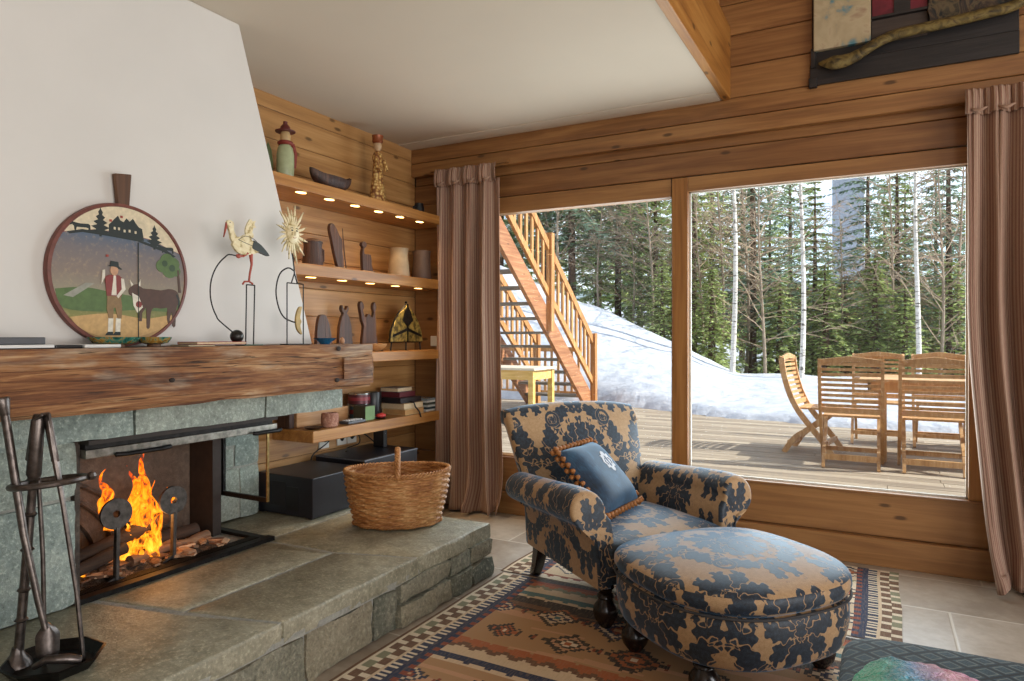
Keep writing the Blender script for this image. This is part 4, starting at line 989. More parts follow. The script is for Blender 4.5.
# ------------------------------------------------------------------ damask upholstery
def damask_field(x0, y0, n1, n2):
    x0 = x0 + (n1 - .5) * .035; y0 = y0 + (n2 - .5) * .035
    def leaf(px, py, cx, cy, ang, L, W, k=9., bend=0.):
        a = math.radians(ang); dx, dy = px - cx, py - cy
        e1 = (dx * math.cos(a) + dy * math.sin(a)) / L; e2 = (dy * math.cos(a) - dx * math.sin(a)) / W
        if bend: e2 = e2 - (e1 * e1) * bend
        ae = e2.abs()
        r = 1.0 - (e1 * e1 + e2 * e2)
        return r + (e1 * k * 1.5 - ae * 2.6).sin() * .36 - ae.step(.17, .04) * .45
    def ring(px, py, cx, cy, r, w):
        dx, dy = px - cx, py - cy
        return (w - ((dx * dx + dy * dy).sqrt() - r).abs()) / w
    def over(s, r, h=.50): return s.min((r + h) * -1.0).max(r)
    def motif(ox, oy, frame):
        px = ((x0 + ox).fract() - .5).abs(); py = (y0 / 1.32 + oy).fract() * 1.32 - .66
        s = px * 0.0 - 1.0
        # ogee frame of acanthus scrolls
        for q in () if not frame else ((.40, -.02, 95, .20, .085, 10, .3), (.33, -.22, 60, .17, .070, 9, -.5), (.34, .20, 118, .18, .070, 10, .5), (.20, .37, 138, .15, .060, 9, .5), (.17, -.37, 40, .17, .060, 9, -.4)):
            s = over(s, leaf(px, py, *q))
        if frame: s = over(s, ring(px, py, .29, .33, .062, .013)); s = over(s, ring(px, py, .23, -.28, .055, .012))
        if frame: s = over(s, leaf(px, py, .29, .33, 30, .026, .020, 5)); s = over(s, leaf(px, py, .05, .50, 80, .13, .045, 8)); s = over(s, leaf(px, py, .05, -.50, 100, .11, .040, 8))
        # palmette: fan of leaves
        for q in ((.13, -.12, -38, .13, .055, 8, -.5), (.15, -.02, 2, .13, .058, 8, .5), (.125, .08, 38, .15, .060, 9, .5), (.075, .15, 64, .15, .058, 9, .4), (.0, .14, 90, .19, .060, 10, 0.), (.05, -.17, -66, .12, .045, 8, -.4)):
            s = over(s, leaf(px, py, *q))
        s = over(s, leaf(px, py, .0, -.03, 90, .055, .042, 6))
        return s
    f = motif(0, 0, True).max(motif(.5, .5, False))
    return f.step(-.18, -.08)
def damask_mat(name, unit=.42):
    M = Mat(name, '20262c', .55); t = M.t
    x0, y0, _ = M.xyz(M.coord('UV', (1 / unit, 1 / unit, 1)))
    nv = M.noise(M.coord('UV', (1, 1, 1)), 30, 2, .5); nv2 = M.noise(M.coord('UV', (1.3, 1.7, 1)), 25, 2, .5)
    fac = damask_field(x0, y0, nv, nv2)
    fab = M.noise(M.coord('UV', (1, 1, 1)), 420, 2, .6); fb2 = M.noise(M.coord('UV', (1, 1, 1)), 70, 3, .6)
    bg = M.ramp(fab * .6 + fb2 * .4, [(.3, '94724c'), (.7, 'c4a47c')]); dk = M.ramp(fab * .5 + fb2 * .5, [(.35, '141a22'), (.5, '222c38'), (.66, '3a4c5c')])
    M.color(M.mix(fac, bg, dk)); M.l(.66 - fac * .14, M.b.inputs['Roughness'])
    M.b.inputs['Sheen Weight'].default_value = .45; M.b.inputs['Sheen Roughness'].default_value = .35
    M.b.inputs['Sheen Tint'].default_value = (.30, .62, 1, 1)  # blue tint imitates the window light's sheen on the cloth
    M.bump(fac * .7 + fab * .3, .3, .003); return M.m
dam = damask_mat('damask_upholstery', .50)
leg_w = plain('dark_polished_leg', '1c1310', .22, var=.3)

def sgn(a): return 1 if a >= 0 else -1
def superpatch(g, cx, cy, cz, hx, hy, hz, e=.35, e2=.5, nu=56, nv=28, shape=None, uvs=1.0, mat=0):
    """rounded cushion: superellipsoid; uv measured along the surface"""
    v, uv = [], []
    for i in range(nu + 1):
        a = -PI + 2 * PI * i / nu
        ca, sa = math.cos(a), math.sin(a); bx = sgn(ca) * abs(ca) ** e2; by = sgn(sa) * abs(sa) ** e2
        for j in range(nv + 1):
            b = -PI / 2 + PI * j / nv; cb, sb = math.cos(b), math.sin(b)
            kx = abs(cb) ** e; kz = sgn(sb) * abs(sb) ** e
            p = Vector((cx + hx * bx * kx, cy + hy * by * kx, cz + hz * kz))
            if shape: p = Vector(shape(p, bx * kx, by * kx, kz))
            v.append(p)
    # uv: top and bottom by plan, sides by perimeter
    fs, b0 = [], len(g.v); per = [0]
    for i in range(nu): per.append(per[-1] + (v[(i + 1) * (nv + 1) + nv // 2] - v[i * (nv + 1) + nv // 2]).length)
    for i in range(nu):
        for j in range(nv):
            q = (i * (nv + 1) + j, (i + 1) * (nv + 1) + j, (i + 1) * (nv + 1) + j + 1, i * (nv + 1) + j + 1)
            pts = [v[k] for k in q]; nrm = (pts[1] - pts[0]).cross(pts[3] - pts[0]) + (pts[3] - pts[2]).cross(pts[1] - pts[2])
            nrm = nrm.normalized() if nrm.length > 1e-12 else Vector((0, 0, 1))
            if abs(nrm.z) > .62: us = [(p.y + .25, p.x + .36) for p in pts]
            else:
                us = [(per[i + (1 if k in (1, 2) else 0)] + .1, p.z + .07) for k, p in enumerate(pts)]
            fidx = len(g.f); g.uv[fidx] = us; g.f.append(tuple(b0 + k for k in q)); g.m.append(mat)
    g.v.extend([tuple(p) for p in v])

CH = thing('damask_armchair', 'low rolled-arm armchair in blue and beige damask by the window', 'armchair', (-1.014, 2.935, .006), math.atan2(-.617, .787))
# seat: body and front skirt
g = G()
def seatshape(p, a, b, k):
    z = p.z
    if k > 0: z += .030 * k * (1 - a * a) * (1 - b * b) + .035 * (p.x + .05) * k
    return (p.x + (.012 * k if a > .6 else 0), p.y, z)
superpatch(g, .035, 0, .250, .335, .315, .085, .25, .18, 72, 26, seatshape)
obj('seat', g, dam, CH, smooth=180)
# front apron, a little narrower towards the floor
g = G(); superpatch(g, .02, 0, .215, .31, .325, .055, .3, .2, 64, 14); obj('seat_apron', g, dam, CH, smooth=180)
# arms: outline (y,z) swept along x, roll leaning outwards
def arm_part(s, name='arm_rest'):
    g = G()
    sec = [(.300, .175), (.318, .25), (.322, .33), (.312, .395)] + [(.375 + .083 * math.cos(math.radians(a)), .470 + .083 * math.sin(math.radians(a))) for a in range(222, -118, -14)][::1]
    # roll starts beneath the outside, goes over the top and comes down the inside
    roll_c = (.368, .474); R = .074
    outer = [(.330, .165), (.334, .23), (.336, .30), (.340, .36), (.352, .388)]
    roll = [(roll_c[0] + R * math.cos(math.radians(a)), roll_c[1] + R * math.sin(math.radians(a))) for a in range(-75, 196, 12)]
    inner = [(.268, .43), (.262, .38), (.262, .30), (.268, .20), (.28, .165)]
    sec = outer + roll + inner
    # resample uv along the section
    L = [0]
    for i in range(1, len(sec)): L.append(L[-1] + math.dist(sec[i], sec[i - 1]))
    nx = 40; v, uv = [], []; n = len(sec)
    def dropf(t):
        # height factor along the arm: level, then rounding down at the front
        return 1.0
    xs = [lerp(-.31, .335, i / nx) for i in range(nx + 1)]
    for i, x in enumerate(xs):
        t = i / nx; 
        for j, (y, z) in enumerate(sec):
            k = max(0, (z - .17) / .38)
            fx = x
            if x > 0: fx = x - .035 * (k ** 1.5) * (x / .335)      # the front leans back at the top
            zz = z + (-.042 * (1 - t) + .008 * t - .012 * max(0, (t - .8) / .2) ** 2) * k
            yy = y + .018 * math.sin(t * PI) * k * .3
            v.append((fx, s * yy, zz)); uv.append((x + .5, L[j]))
    f = []
    for i in range(nx):
        for j in range(n - 1):
            q = (i * n + j, (i + 1) * n + j, (i + 1) * n + j + 1, i * n + j + 1); f.append(q if s > 0 else q[::-1])
    g.add(v, f, 0, None, uv)
    # bottom closing
    # front panel: bulging face, scroll like
    for end, sg_ in ((nx, 1), (0, -1)):
        base = [Vector(v[end * n + j]) for j in range(n)]; c = sum(base, Vector()) / n; c0 = Vector((c.x, s * .325, .33))
        rings = [base]
        for k, (sc_, dx) in enumerate(((.985, .010), (.93, .018), (.78, .022), (.45, .018), (.12, .020))):
            rings.append([c0.lerp(p, sc_) + Vector((dx * sg_ , 0, 0)) if True else p for p in base])
        vv, ff, uu = [], [], []
        for r_ in rings:
            for p in r_: vv.append(p); uu.append((p.y * s + .9, p.z + .12))
        for a in range(len(rings) - 1):
            for j in range(n):
                q = (a * n + j, a * n + (j + 1) % n, (a + 1) * n + (j + 1) % n, (a + 1) * n + j); ff.append(q)
        ff.append(tuple((len(rings) - 1) * n + j for j in range(n)))
        g.add(vv, ff, 0, None, uu)
    o = obj(name, g, dam, CH, smooth=180)
    return o
arm_part(-1); arm_part(1)
# back: slab leaning backwards with a rolled top and scroll ends
g = G()
cl = [(-.225, .17), (-.245, .30), (-.280, .42), (-.330, .54), (-.385, .65), (-.422, .715), (-.445, .752), (-.478, .782), (-.518, .788), (-.552, .768), (-.566, .735), (-.556, .700), (-.528, .678), (-.495, .60), (-.450, .48), (-.40, .34), (-.365, .22), (-.350, .165)]
cl = [tuple(p) for p in smooth_path(cl, 3)]
L = [0]
for i in range(1, len(cl)): L.append(L[-1] + math.dist(cl[i], cl[i - 1]))
n = len(cl); ny = 40; v, uv = [], []
for i in range(ny + 1):
    q = -1 + 2 * i / ny
    for j, (x, z) in enumerate(cl):
        w = lerp(.285, .352, min(1, max(0, (z - .3) / .42))); edge = abs(q) ** 5
        bulge = .026 * (1 - q * q) * math.sin(min(1, max(0, (z - .30) / .45)) * PI) if j < n * .45 else 0
        crown = .016 * (1 - q * q) * max(0, (z - .66) / .12)
        sh = -.022 * edge * (1 if j < n * .42 else -1) if z < .70 else 0
        v.append((x + bulge + sh, q * w, z + crown - .010 * edge * (z > .7))); uv.append((q * w + .25, L[j] - .10))
f = [(i * n + j, (i + 1) * n + j, (i + 1) * n + j + 1, i * n + j + 1) for i in range(ny) for j in range(n - 1)]
g.add(v, f, 0, None, uv)
for end, s in ((0, -1), (ny, 1)):
    base = [Vector(v[end * n + j]) for j in range(n)]
    mid = [(base[j] + base[n - 1 - j]) / 2 for j in range(n)]
    rings = [base, [m_.lerp(b_, .9) + Vector((0, s * .012, 0)) for m_, b_ in zip(mid, base)], [m_.lerp(b_, .55) + Vector((0, s * .02, 0)) for m_, b_ in zip(mid, base)], [m_.lerp(b_, .0) + Vector((0, s * .022, 0)) for m_, b_ in zip(mid, base)]]
    vv, ff, uu = [], [], []
    for r_ in rings:
        for p in r_: vv.append(p); uu.append((p.x + .8, p.z))
    for a in range(3):
        for j in range(n - 1): ff.append((a * n + j, a * n + j + 1, (a + 1) * n + j + 1, (a + 1) * n + j))
    g.add(vv, ff, 0, None, uu)
obj('backrest', g, dam, CH, smooth=180)
turned = [(.018, .17), (.030, .165), (.034, .155), (.028, .146), (.024, .135), (.034, .126), (.036, .118), (.028, .110), (.034, .10), (.048, .078), (.050, .058), (.044, .034), (.032, .014), (.024, .004), (.022, 0)]
def turned_leg(x, y, par, top=.17):
    g = G(); g.lathe([(r, z * top / .17) for r, z in reversed(turned)], (x, y, 0), 24); return obj('leg', g, leg_w, par, smooth=50)
turned_leg(.29, -.27, CH); turned_leg(.29, .27, CH)
for s in (-1, 1):
    g = G(); v = []
    for (x, z, w) in ((-.28, .22, .032), (-.30, .13, .028), (-.325, .06, .024), (-.355, 0, .021)):
        v += [(x - w, s * .27 - w, z), (x + w, s * .27 - w, z), (x + w, s * .27 + w, z), (x - w, s * .27 + w, z)]
    f = [(k * 4 + i, k * 4 + (i + 1) % 4, (k + 1) * 4 + (i + 1) % 4, (k + 1) * 4 + i) for k in range(3) for i in range(4)] + [(0, 1, 2, 3), (12, 13, 14, 15)]
    g.add(v, f); obj('leg', g, leg_w, CH, smooth=30, bevel=.004, label='raked square rear leg')

# footstool
OT = thing('damask_footstool', 'rounded damask footstool on dark ball feet in front of the armchair', 'footstool', (-.462, 2.489, .006), math.atan2(-.617, .787))
def dshape(h0):
    def f(p, a, b, k):
        x, y, z = p
        if a > 0: y *= (1 - .22 * a * a)
        if k > 0: z += h0 * k * max(0, 1 - a * a) * max(0, 1 - b * b)
        else: y *= (1 + .06 * k); x *= (1 + .05 * k)
        return (x, y, z)
    return f
g = G(); superpatch(g, 0, 0, .205, .345, .365, .10, .28, .62, 88, 22, dshape(0)); obj('upholstered_base', g, dam, OT, smooth=180)
g = G(); superpatch(g, .0, 0, .325, .352, .372, .056, .55, .62, 88, 24, dshape(.030)); obj('cushion_top', g, dam, OT, smooth=180)
pts = []
for i in range(100):
    a = 2 * PI * i / 100; ca, sa = math.cos(a), math.sin(a); bx = sgn(ca) * abs(ca) ** .62; by = sgn(sa) * abs(sa) ** .62
    p = dshape(0)(Vector((.349 * bx, .369 * by, .292)), bx, by, 0); pts.append(p)
obj('piping', G().tube(pts, .0045, 6, closed=True), plain('piping_fabric', '3a3a3c', .8), OT)
for x, y in ((-.20, -.27), (-.20, .27), (.16, -.25), (.16, .25)): turned_leg(x, y, OT, .145)

# pillow: puffed square in blue velvet with a rope fringe and a white emblem
velvet = Mat('blue_velvet', '1c3a50', .6); n = velvet.noise(velvet.coord('Object', (1, 1, 1)), 9, 4, .6, 1)
n2 = velvet.noise(velvet.coord('Object', (40, 400, 40)), 1, 2, .6)
velvet.color(velvet.ramp(n * .6 + n2 * .4, [(.32, '0c1924'), (.5, '16304a'), (.68, '2c5470')])); velvet.b.inputs['Sheen Weight'].default_value = .35; velvet.b.inputs['Sheen Tint'].default_value = (.4, .7, 1, 1)
rope = plain('gold_rope_fringe', '9a6230', .7, var=.35, scale=60)
PW = thing('fringed_cushion', 'small blue velvet cushion with gold fringe leaning in the armchair', 'cushion', (0, 0, 0))
g = G(); hs = .175
def puff(u, v, s):
    a, b = 2 * u - 1, 2 * v - 1; k = (1 - a ** 4) * (1 - b ** 4); pin = 1 - .06 * (1 - abs(a * b)) * max(abs(a), abs(b)) ** 3
    return (s * .065 * k ** .6, hs * a * pin, hs * b * pin)
g.grid(lambda u, v: puff(u, v, 1), 26, 26); g.grid(lambda u, v: puff(u, v, -1), 26, 26, flip=True); obj('velvet_cover', g, velvet.m, PW, smooth=180)
for k, (ax, sg_) in enumerate((('a', 1), ('a', -1), ('b', 1), ('b', -1))):
    g = G(); m_ = 22
    for i in range(m_):
        t = -1 + 2 * (i + .5) / m_; p = (0, sg_ * hs * .97, t * hs) if ax == 'a' else (0, t * hs, sg_ * hs * .97)
        q = Vector(p) * 1.10; q.x += .008 * (-1) ** i
        g.tube([Vector(p), (Vector(p) + q) / 2 + Vector((.010 * (-1) ** i, 0, 0)), q], [.008, .011, .010], 7)
    obj('fringe', g, rope, PW, smooth=180)
emb = [(0, .055), (.014, .048), (.016, .034), (.032, .036), (.030, .018), (.040, .0), (.030, -.016), (.034, -.034), (.016, -.034), (.012, -.05), (0, -.058)]
emb = emb + [(-a, b) for a, b in emb[-2:0:-1]]
g = G(); g.prism(emb, .060, .0665, 'x', M=Matrix.Translation((0, .045, .03)) @ Matrix.Rotation(.0, 4, 'X')); obj('emblem', g, plain('white_embroidery', 'c9ccd2', .7), PW, smooth=0)
g = G(); g.prism([(-.007, .02), (0, .030), (.007, .02), (.003, -.01), (.007, -.025), (0, -.032), (-.007, -.025), (-.003, -.01)], .066, .0672, 'x', M=Matrix.Translation((0, .045, .03)))
for s in (-1, 1): g.tube([(.0668, .045 + s * .014, .03 + .015), (.0668, .045 + s * .024, .03), (.0668, .045 + s * .016, .03 - .02)], .002, 5)
obj('emblem_motif', g, plain('grey_blue_thread', '5a6c80', .7), PW, smooth=0)

# ------------------------------------------------------------------ kilims: woven colour per stepped cell
def hexc(h): return srgb(h)
KC = {k: hexc(c) for k, c in dict(br='6a4c38', be='c9b294', tn='a8825c', na='27304a', or_='a35c38', rd='84402c', dk='36302e', te='4c6e70', gr='7d7c62', pk='bc906e', lt='d6c6ac').items()}
def diamond(x, y, cx, cy, w, h): return abs((x - cx) / w) + abs((y - cy) / h)
def border(d, y):
    """d: distance from the long edge inwards; returns a colour or None"""
    if d < .018: return 'br'
    if d < .115:
        for k, c in ((.048, 0), (.085, 1)):
            yy = ((y / .075 + (.5 if c else 0)) % 1) - .5
            if abs(d - k) < .0185 * (1) and abs(yy) < .36 - abs(d - k) * 6: return 'br' if (c == 0) == (int(math.floor(y / .15)) % 2 == 0) or c else 'gr'
        return 'lt' if d < .10 else 'be'
    if d < .15: return 'na' if (y / .030 % 1) < .55 else 'lt'
    if d < .20: return 'na' if d < .175 or (y / .05 % 1) < .5 else 'rd'
    return None
def medal(x, y, cx, cy, w, h, cols):
    d = diamond(x, y, cx, cy, w, h)
    st = math.floor(d * 5)
    if d < 1.0:
        return cols[min(len(cols) - 1, int(st))]
    return None
def kilim_a(x, y):          # x from the hearth edge, y from near to far
    wd = 1.74
    b = border(min(x, wd - x), y)
    if b: return b
    if y > 2.06: return 'rd' if y < 2.09 else 'dk'
    u = x - .2; P_ = .66; yy = (y + .03) % P_; row = int((y + .03) // P_)
    zig = abs(((x / .085) % 1) - .5) * .05
    f0 = yy / P_
    # bands: zigzag cream, brick, field
    if yy < .045 + zig: return 'be'
    if yy < .075 + zig: return 'gr' if row % 2 else 'br'
    if yy < .135 - zig * .3: return 'or_'
    if yy > P_ - .035 - zig * .6: return 'te' if row % 2 == 0 else 'na'
    if yy > P_ - .06 - zig * .4: return 'be'
    base = 'dk' if y > 1.76 else 'tn'
    for lane, (cy, cols1, cols2) in enumerate(((.26, ('lt', 'or_', 'dk', 'or_', 'dk'), ('or_', 'lt', 'dk', 'pk', 'dk')), (.46, ('pk', 'rd', 'na', 'be', 'na'), ('te', 'be', 'na', 'be', 'dk')))):
        k = int(((x + .06 + lane * .13) // .26)); cx = (k + .5) * .26 - .06 - lane * .13
        sz = (.115, .075, .095)[k % 3]
        m = medal(x, yy, cx, cy, sz, sz * .78, cols1 if k % 2 else cols2)
        if m: return m
        d = diamond(x, yy, cx, cy, sz, sz * .78)
        if d < 1.22 and (math.floor(x / .0205) + math.floor(yy / .0205)) % 2 == 0: return 'dk' if base != 'dk' else 'or_'
        m = medal(x, yy, cx + .13, cy + .0, .034, .03, ('be', 'rd', 'dk', 'dk', 'rd'))
        if m: return m
    if noise.noise(Vector((x * 2, y * 22, 3))) > .28: return 'pk' if base == 'tn' else 'br'
    return base
def kilim_b(x, y):
    wd = 1.74; b = border(min(x, wd - x), y)
    if b: return b
    if y > .86: return 'br' if y > .885 else 'lt'
    P_ = .30; yy = y % P_; row = int(y // P_); zig = abs(((x / .07) % 1) - .5) * .05
    if yy < .03 + zig: return ('lt', 'be', 'lt')[row % 3]
    if yy < .06: return ('rd', 'na', 'gr')[row % 3]
    k = int(x // .2); m = medal(x, yy, (k + .5) * .2, .18, .095, .085, (('lt', 'na', 'be', 'te', 'na'), ('be', 'or_', 'dk', 'lt', 'na'))[k % 2])
    return m or ('be', 'lt', 'be')[row % 3]
def rug_mat():
    M = Mat('kilim_wool', '888888', .9); c = M.n('ShaderNodeVertexColor'); c.layer_name = 'pattern'
    n = M.noise(M.coord('Object', (60, 8, 1)), 3, 3, .6); n2 = M.noise(M.coord('Object', (400, 400, 1)), 1, 2, .6)
    M.color(M.mix(n * .55, c.outputs[0], '8c7458', 'MIX')); M.bump(n2 * .6 + n * .4, .4, .003)
    c2 = M.mix(n.step(.42, .75) * .35, c.outputs[0], 'a08868'); M.color(c2); return M.m
rugm = rug_mat()
def kilim(name, label, x0, y0, wd, ln, fn, z0, cell=.0125, wave=.0, skew=0.):
    nx, ny = int(wd / cell), int(ln / cell); g = G(); v = []
    def z(x, y): return z0 + .0035 + .0015 * noise.noise(Vector((x * 3, y * 3, z0 * 99))) + wave * max(0, noise.noise(Vector((x * 2.6, y * 2.2, 9)))) * .6
    for i in range(nx + 1):
        for j in range(ny + 1):
            x, y = i * cell, j * cell; e = .007 * noise.noise(Vector((x * 4, y * 4, 2)))
            v.append((x0 + x + e + skew * y, y0 + y + e + (.02 * noise.noise(Vector((x * 1.7, 1, 4))) if j == ny else 0), z(x, y)))
    f = []
    for i in range(nx):
        for j in range(ny):
            g.col[len(f)] = KC[fn((i + .5) * cell, (j + .5) * cell)]
            a = i * (ny + 1) + j; f.append((a, a + ny + 1, a + ny + 2, a + 1))
    g.add(v, f)
    # underside and edge
    b = len(g.v); edge = [i * (ny + 1) for i in range(nx + 1)] + [nx * (ny + 1) + j for j in range(1, ny + 1)] + [i * (ny + 1) + ny for i in range(nx - 1, -1, -1)] + [j for j in range(ny - 1, 0, -1)]
    for e in edge: p = g.v[e]; g.v.append((p[0], p[1], .0015))
    m = len(edge)
    for k in range(m):
        g.col[len(g.f)] = KC['br']; g.f.append((edge[k], edge[(k + 1) % m], b + (k + 1) % m, b + k)); g.m.append(0)
    return tag(obj(name, g, rugm, smooth=30, recalc=True), label, 'rug')
kilim('kilim_rug', 'patterned orange and navy kilim rug lying along the hearth', -1.615, .78, 1.74, 2.12, kilim_a, 0)
kilim('kilim_rug', 'paler kilim rug beyond the first, lying under the window wall', -1.635, 2.915, 1.72, .88, kilim_b, 0)

# ------------------------------------------------------------------ curtains
def curtain_mat():
    M = Mat('striped_curtain_weave', '7a5a4c', .85); x, y, z = M.xyz(M.coord('UV'))
    s = (x * 2 * PI * 55).sin(); s2 = (x * 2 * PI * 13.7 + 1).sin()
    n = M.noise(M.coord('UV', (900, 60, 1)), 1, 2, .6); n3 = M.noise(M.coord('UV', (200, 600, 1)), 1, 2, .6)
    c = M.ramp(s * .17 + s2 * .06 + .5 + (n - .5) * .4, [(.25, '7c5548'), (.5, '9a7a68'), (.72, 'b09884')])
    M.color(M.mix(n3.step(.5, .8) * .3, c, '4b3a36')); M.bump(n3 + s * .3, .2, .002)
    return M.m
cur = curtain_mat()
def curtain(label, x0, x1, zt, y, folds, seed, lean=0., puddle=.0, bot=(0, 0), width=2.0, zb=0.015):
    t = thing('curtain', label, 'curtain', ((x0 + x1) / 2, y, 0)); cx = (x0 + x1) / 2; hw = (x1 - x0) / 2
    def f(u, v):      # v 0 top .. 1 bottom
        z = lerp(zt - .10, zb, v); ph = u * folds * 2 * PI
        amp = lerp(.020, .048, min(1, v * 2.5)) * (1 + .35 * noise.noise(Vector((u * 6, v * 1.3, seed))))
        d = amp * math.sin(ph + .9 * noise.noise(Vector((u * 4, v * 1.6, seed + 5)))) + .014 * math.sin(ph * 2.1 + 1)
        w = lerp(1., 1.0, v)
        xx = lerp(-hw, hw, u) * w + .012 * math.cos(ph) + lerp(bot[0], bot[1], u) * max(0, (v - .35) / .65) ** 1.6 + .008 * noise.noise(Vector((u * 9, v * 3, seed)))
        yy = -d - puddle * max(0, (v - .86) / .14) ** 1.5 * (.6 + .5 * math.sin(ph * .5 + 1))
        if v > .93: z = z + 0.0; xx += .02 * math.sin(ph * .7) * (v - .93) / .07
        return (xx, yy, z + (.03 * max(0, math.sin(ph * .6)) * (1 if v > .97 else 0)))
    g = G(); g.grid(f, int(folds * 22), 90, us=width, vs=zt)
    o = obj('drape', g, cur, t, smooth=180, recalc=False); m = o.modifiers.new('thick', 'SOLIDIFY'); m.thickness = .004
    def h(u, v):      # gathered heading
        z = lerp(zt, zt - .115, v); ph = u * folds * 2 * PI
        d = lerp(.012, .026, v) * math.sin(ph + .4) + .006 * math.sin(ph * 4)
        return (lerp(-hw, hw, u) * .985, -d - .012 - .012 * math.sin(v * PI), z - .006 * abs(math.sin(ph * 2)))
    g = G(); g.grid(h, int(folds * 30), 14, us=width, vs=.12); o = obj('gathered_heading', g, cur, t, smooth=180, recalc=False); m = o.modifiers.new('thick', 'SOLIDIFY'); m.thickness = .004
    for k in range(int(folds)):
        u = (k + .5) / folds; q = lerp(-hw, hw, u)
        obj('heading_tuck', G().tube([(q - .03, -.045, zt - .10), (q, -.052, zt - .116), (q + .03, -.045, zt - .098)], [.004, .010, .004], 7), cur, t, smooth=180)
    return t
curtain('pinkish brown striped curtain hanging left of the window beside the shelves', -2.62, -2.15, 2.262, 3.79, 4, 1, puddle=.09, bot=(.0, .05), width=1.3)
curtain('brown striped curtain hanging at the right edge of the window', .345, .86, 2.285, 3.775, 5, 7, puddle=.12, bot=(.10, .10), width=1.4)
tag(obj('curtain_track', G().box(-2.70, -2.10, YW - .075, YW - .046, 2.264, 2.286), pine_x, smooth=0), 'wooden curtain track above the left curtain', 'curtain track')
tag(obj('curtain_track', G().box(.36, 1.0, YW - .075, YW - .046, 2.287, 2.305), pine_x, smooth=0), 'wooden curtain track above the right curtain', 'curtain track')

# ------------------------------------------------------------------ wall art
ART = thing('wall_collage', 'dark wooden collage of painted panels with a snake shaped branch, above the window', 'artwork', (.1, YW - .047, 2.43))
dkb = wood('dark_stained_board', '0f0d0e', '1e1a1b', '322c2c', 0, 1, .5, 0, .4, .2, 16)
g = G(); g.box(-.42, .46, -.020, 0, .012, .118); g.box(-.425, -.385, -.030, -.001, .0, .05); g.box(-.415, -.39, -.03, -.001, .10, .20); g.box(-.41, .46, -.012, -.0, .118, .60)
obj('backing_board', g, dkb, ART, smooth=0, bevel=.004)
def patchy(name, cols, sc_=6, dist=1.5, rough=.6, st=(1, 1, 1)):
    M = Mat(name, cols[0], rough); n = M.noise(M.coord('Object', st), sc_, 4, .55, dist)
    k = len(cols); M.color(M.ramp(n, [(.34 + .32 * i / (k - 1), c) for i, c in enumerate(cols)])); M.bump(n, .3, .004); return M.m
obj('painted_panel', G().box(-.40, -.14, -.045, -.012, .18, .62), patchy('blue_cream_painting', ['2f5f72', '4c8090', 'a89a7c', 'b4a688', '8a6a58'], 5, .7), ART, smooth=0, bevel=.004, label='blue and cream painted panel')
g = G(); g.box(-.135, .10, -.030, -.012, .30, .62); obj('red_panel', g, patchy('crimson_board', ['4a0f1c', '6e1a2a', '5a1422'], 9, .5), ART, smooth=0, bevel=.003, label='crimson panel with a black band')
obj('black_band', G().box(-.04, .03, -.036, -.030, .30, .62), dkb, ART, smooth=0)
obj('ledge', G().box(-.14, .10, -.045, -.012, .285, .298), dkb, ART, smooth=0, bevel=.003)
obj('grey_board', G().box(-.135, .10, -.022, -.012, .17, .284), wood('grey_stained', '241d1a', '3a302b', '52463e', 0, 1, .6, 0), ART, smooth=0)
obj('textured_panel', G().rock(.105, .40, -.05, -.012, .215, .62, 0, .008, .02, 22, 3, .004), patchy('dark_textured_panel', ['0c0f0f', '161d1a', '3a2a20', '5a4c34', '0f1413'], 14, 2.2, .7, (1, 1, .5)), ART, smooth=40, label='dark rough textured panel')
sn = smooth_path([(-.375, -.055, .108), (-.32, -.06, .098), (-.25, -.06, .098), (-.19, -.06, .118), (-.12, -.06, .155), (-.04, -.055, .182), (.06, -.055, .190), (.16, -.055, .194), (.26, -.055, .20), (.36, -.055, .208), (.42, -.05, .215), (.47, -.05, .24), (.52, -.05, .30)], 5)
ks = len(sn)
obj('snake_branch', G().tube(sn, [(.006 + .036 * min(1, i / 6)) if i < 8 else (.040 - .010 * min(1, (i - 8) / 8)) for i in range(ks)], 12, flat=.75), patchy('olive_branch_bark', ['2c2415', '5a4c26', '7a6a3a', '4a3a20'], 18, 1, .7), ART, smooth=60, label='mottled olive snake shaped branch')

# ------------------------------------------------------------------ bench and rainbow cushion at the lower right
def bench_mat():
    M = Mat('diamond_upholstery', '24333e', .8); x, y, z = M.xyz(M.coord('Object', (1 / .046, 1 / .046, 1 / .046), (0, 0, math.radians(45))))
    def tri(q): return (q.fract() - .5).abs()
    d = tri(x).max(tri(y)); d2 = tri(x).min(tri(y))
    l = d.step(.40, .44); l2 = (d - .30).abs().step(.035, .015)
    n = M.noise(M.coord(), 260, 2, .6)
    c = M.ramp(n, [(.3, '1a2630'), (.7, '35505c')]); c = M.mix(l, c, '10161c'); c = M.mix(l2 * .75, c, '7f8578'); M.color(c)
    M.bump(n, .3, .002); return M.m
BN = thing('upholstered_bench', 'long bench covered in blue diamond patterned fabric, lower right corner', 'bench', (.62, 1.53, .0))
g = G(); superpatch(g, 0, 0, .345, .70, .335, .095, .22, .16, 88, 24, lambda p, a, b, k: (p.x, p.y, p.z + .012 * max(0, k) * (1 - b * b))); obj('cushion_top', g, bench_mat(), BN, smooth=180)
for x in (-.6, .6):
    for y in (-.26, .26): obj('leg', G().lathe([(.018, .0085), (.024, .02), (.028, .18), (.030, .255)], (x, y, 0), 16), leg_w, BN)
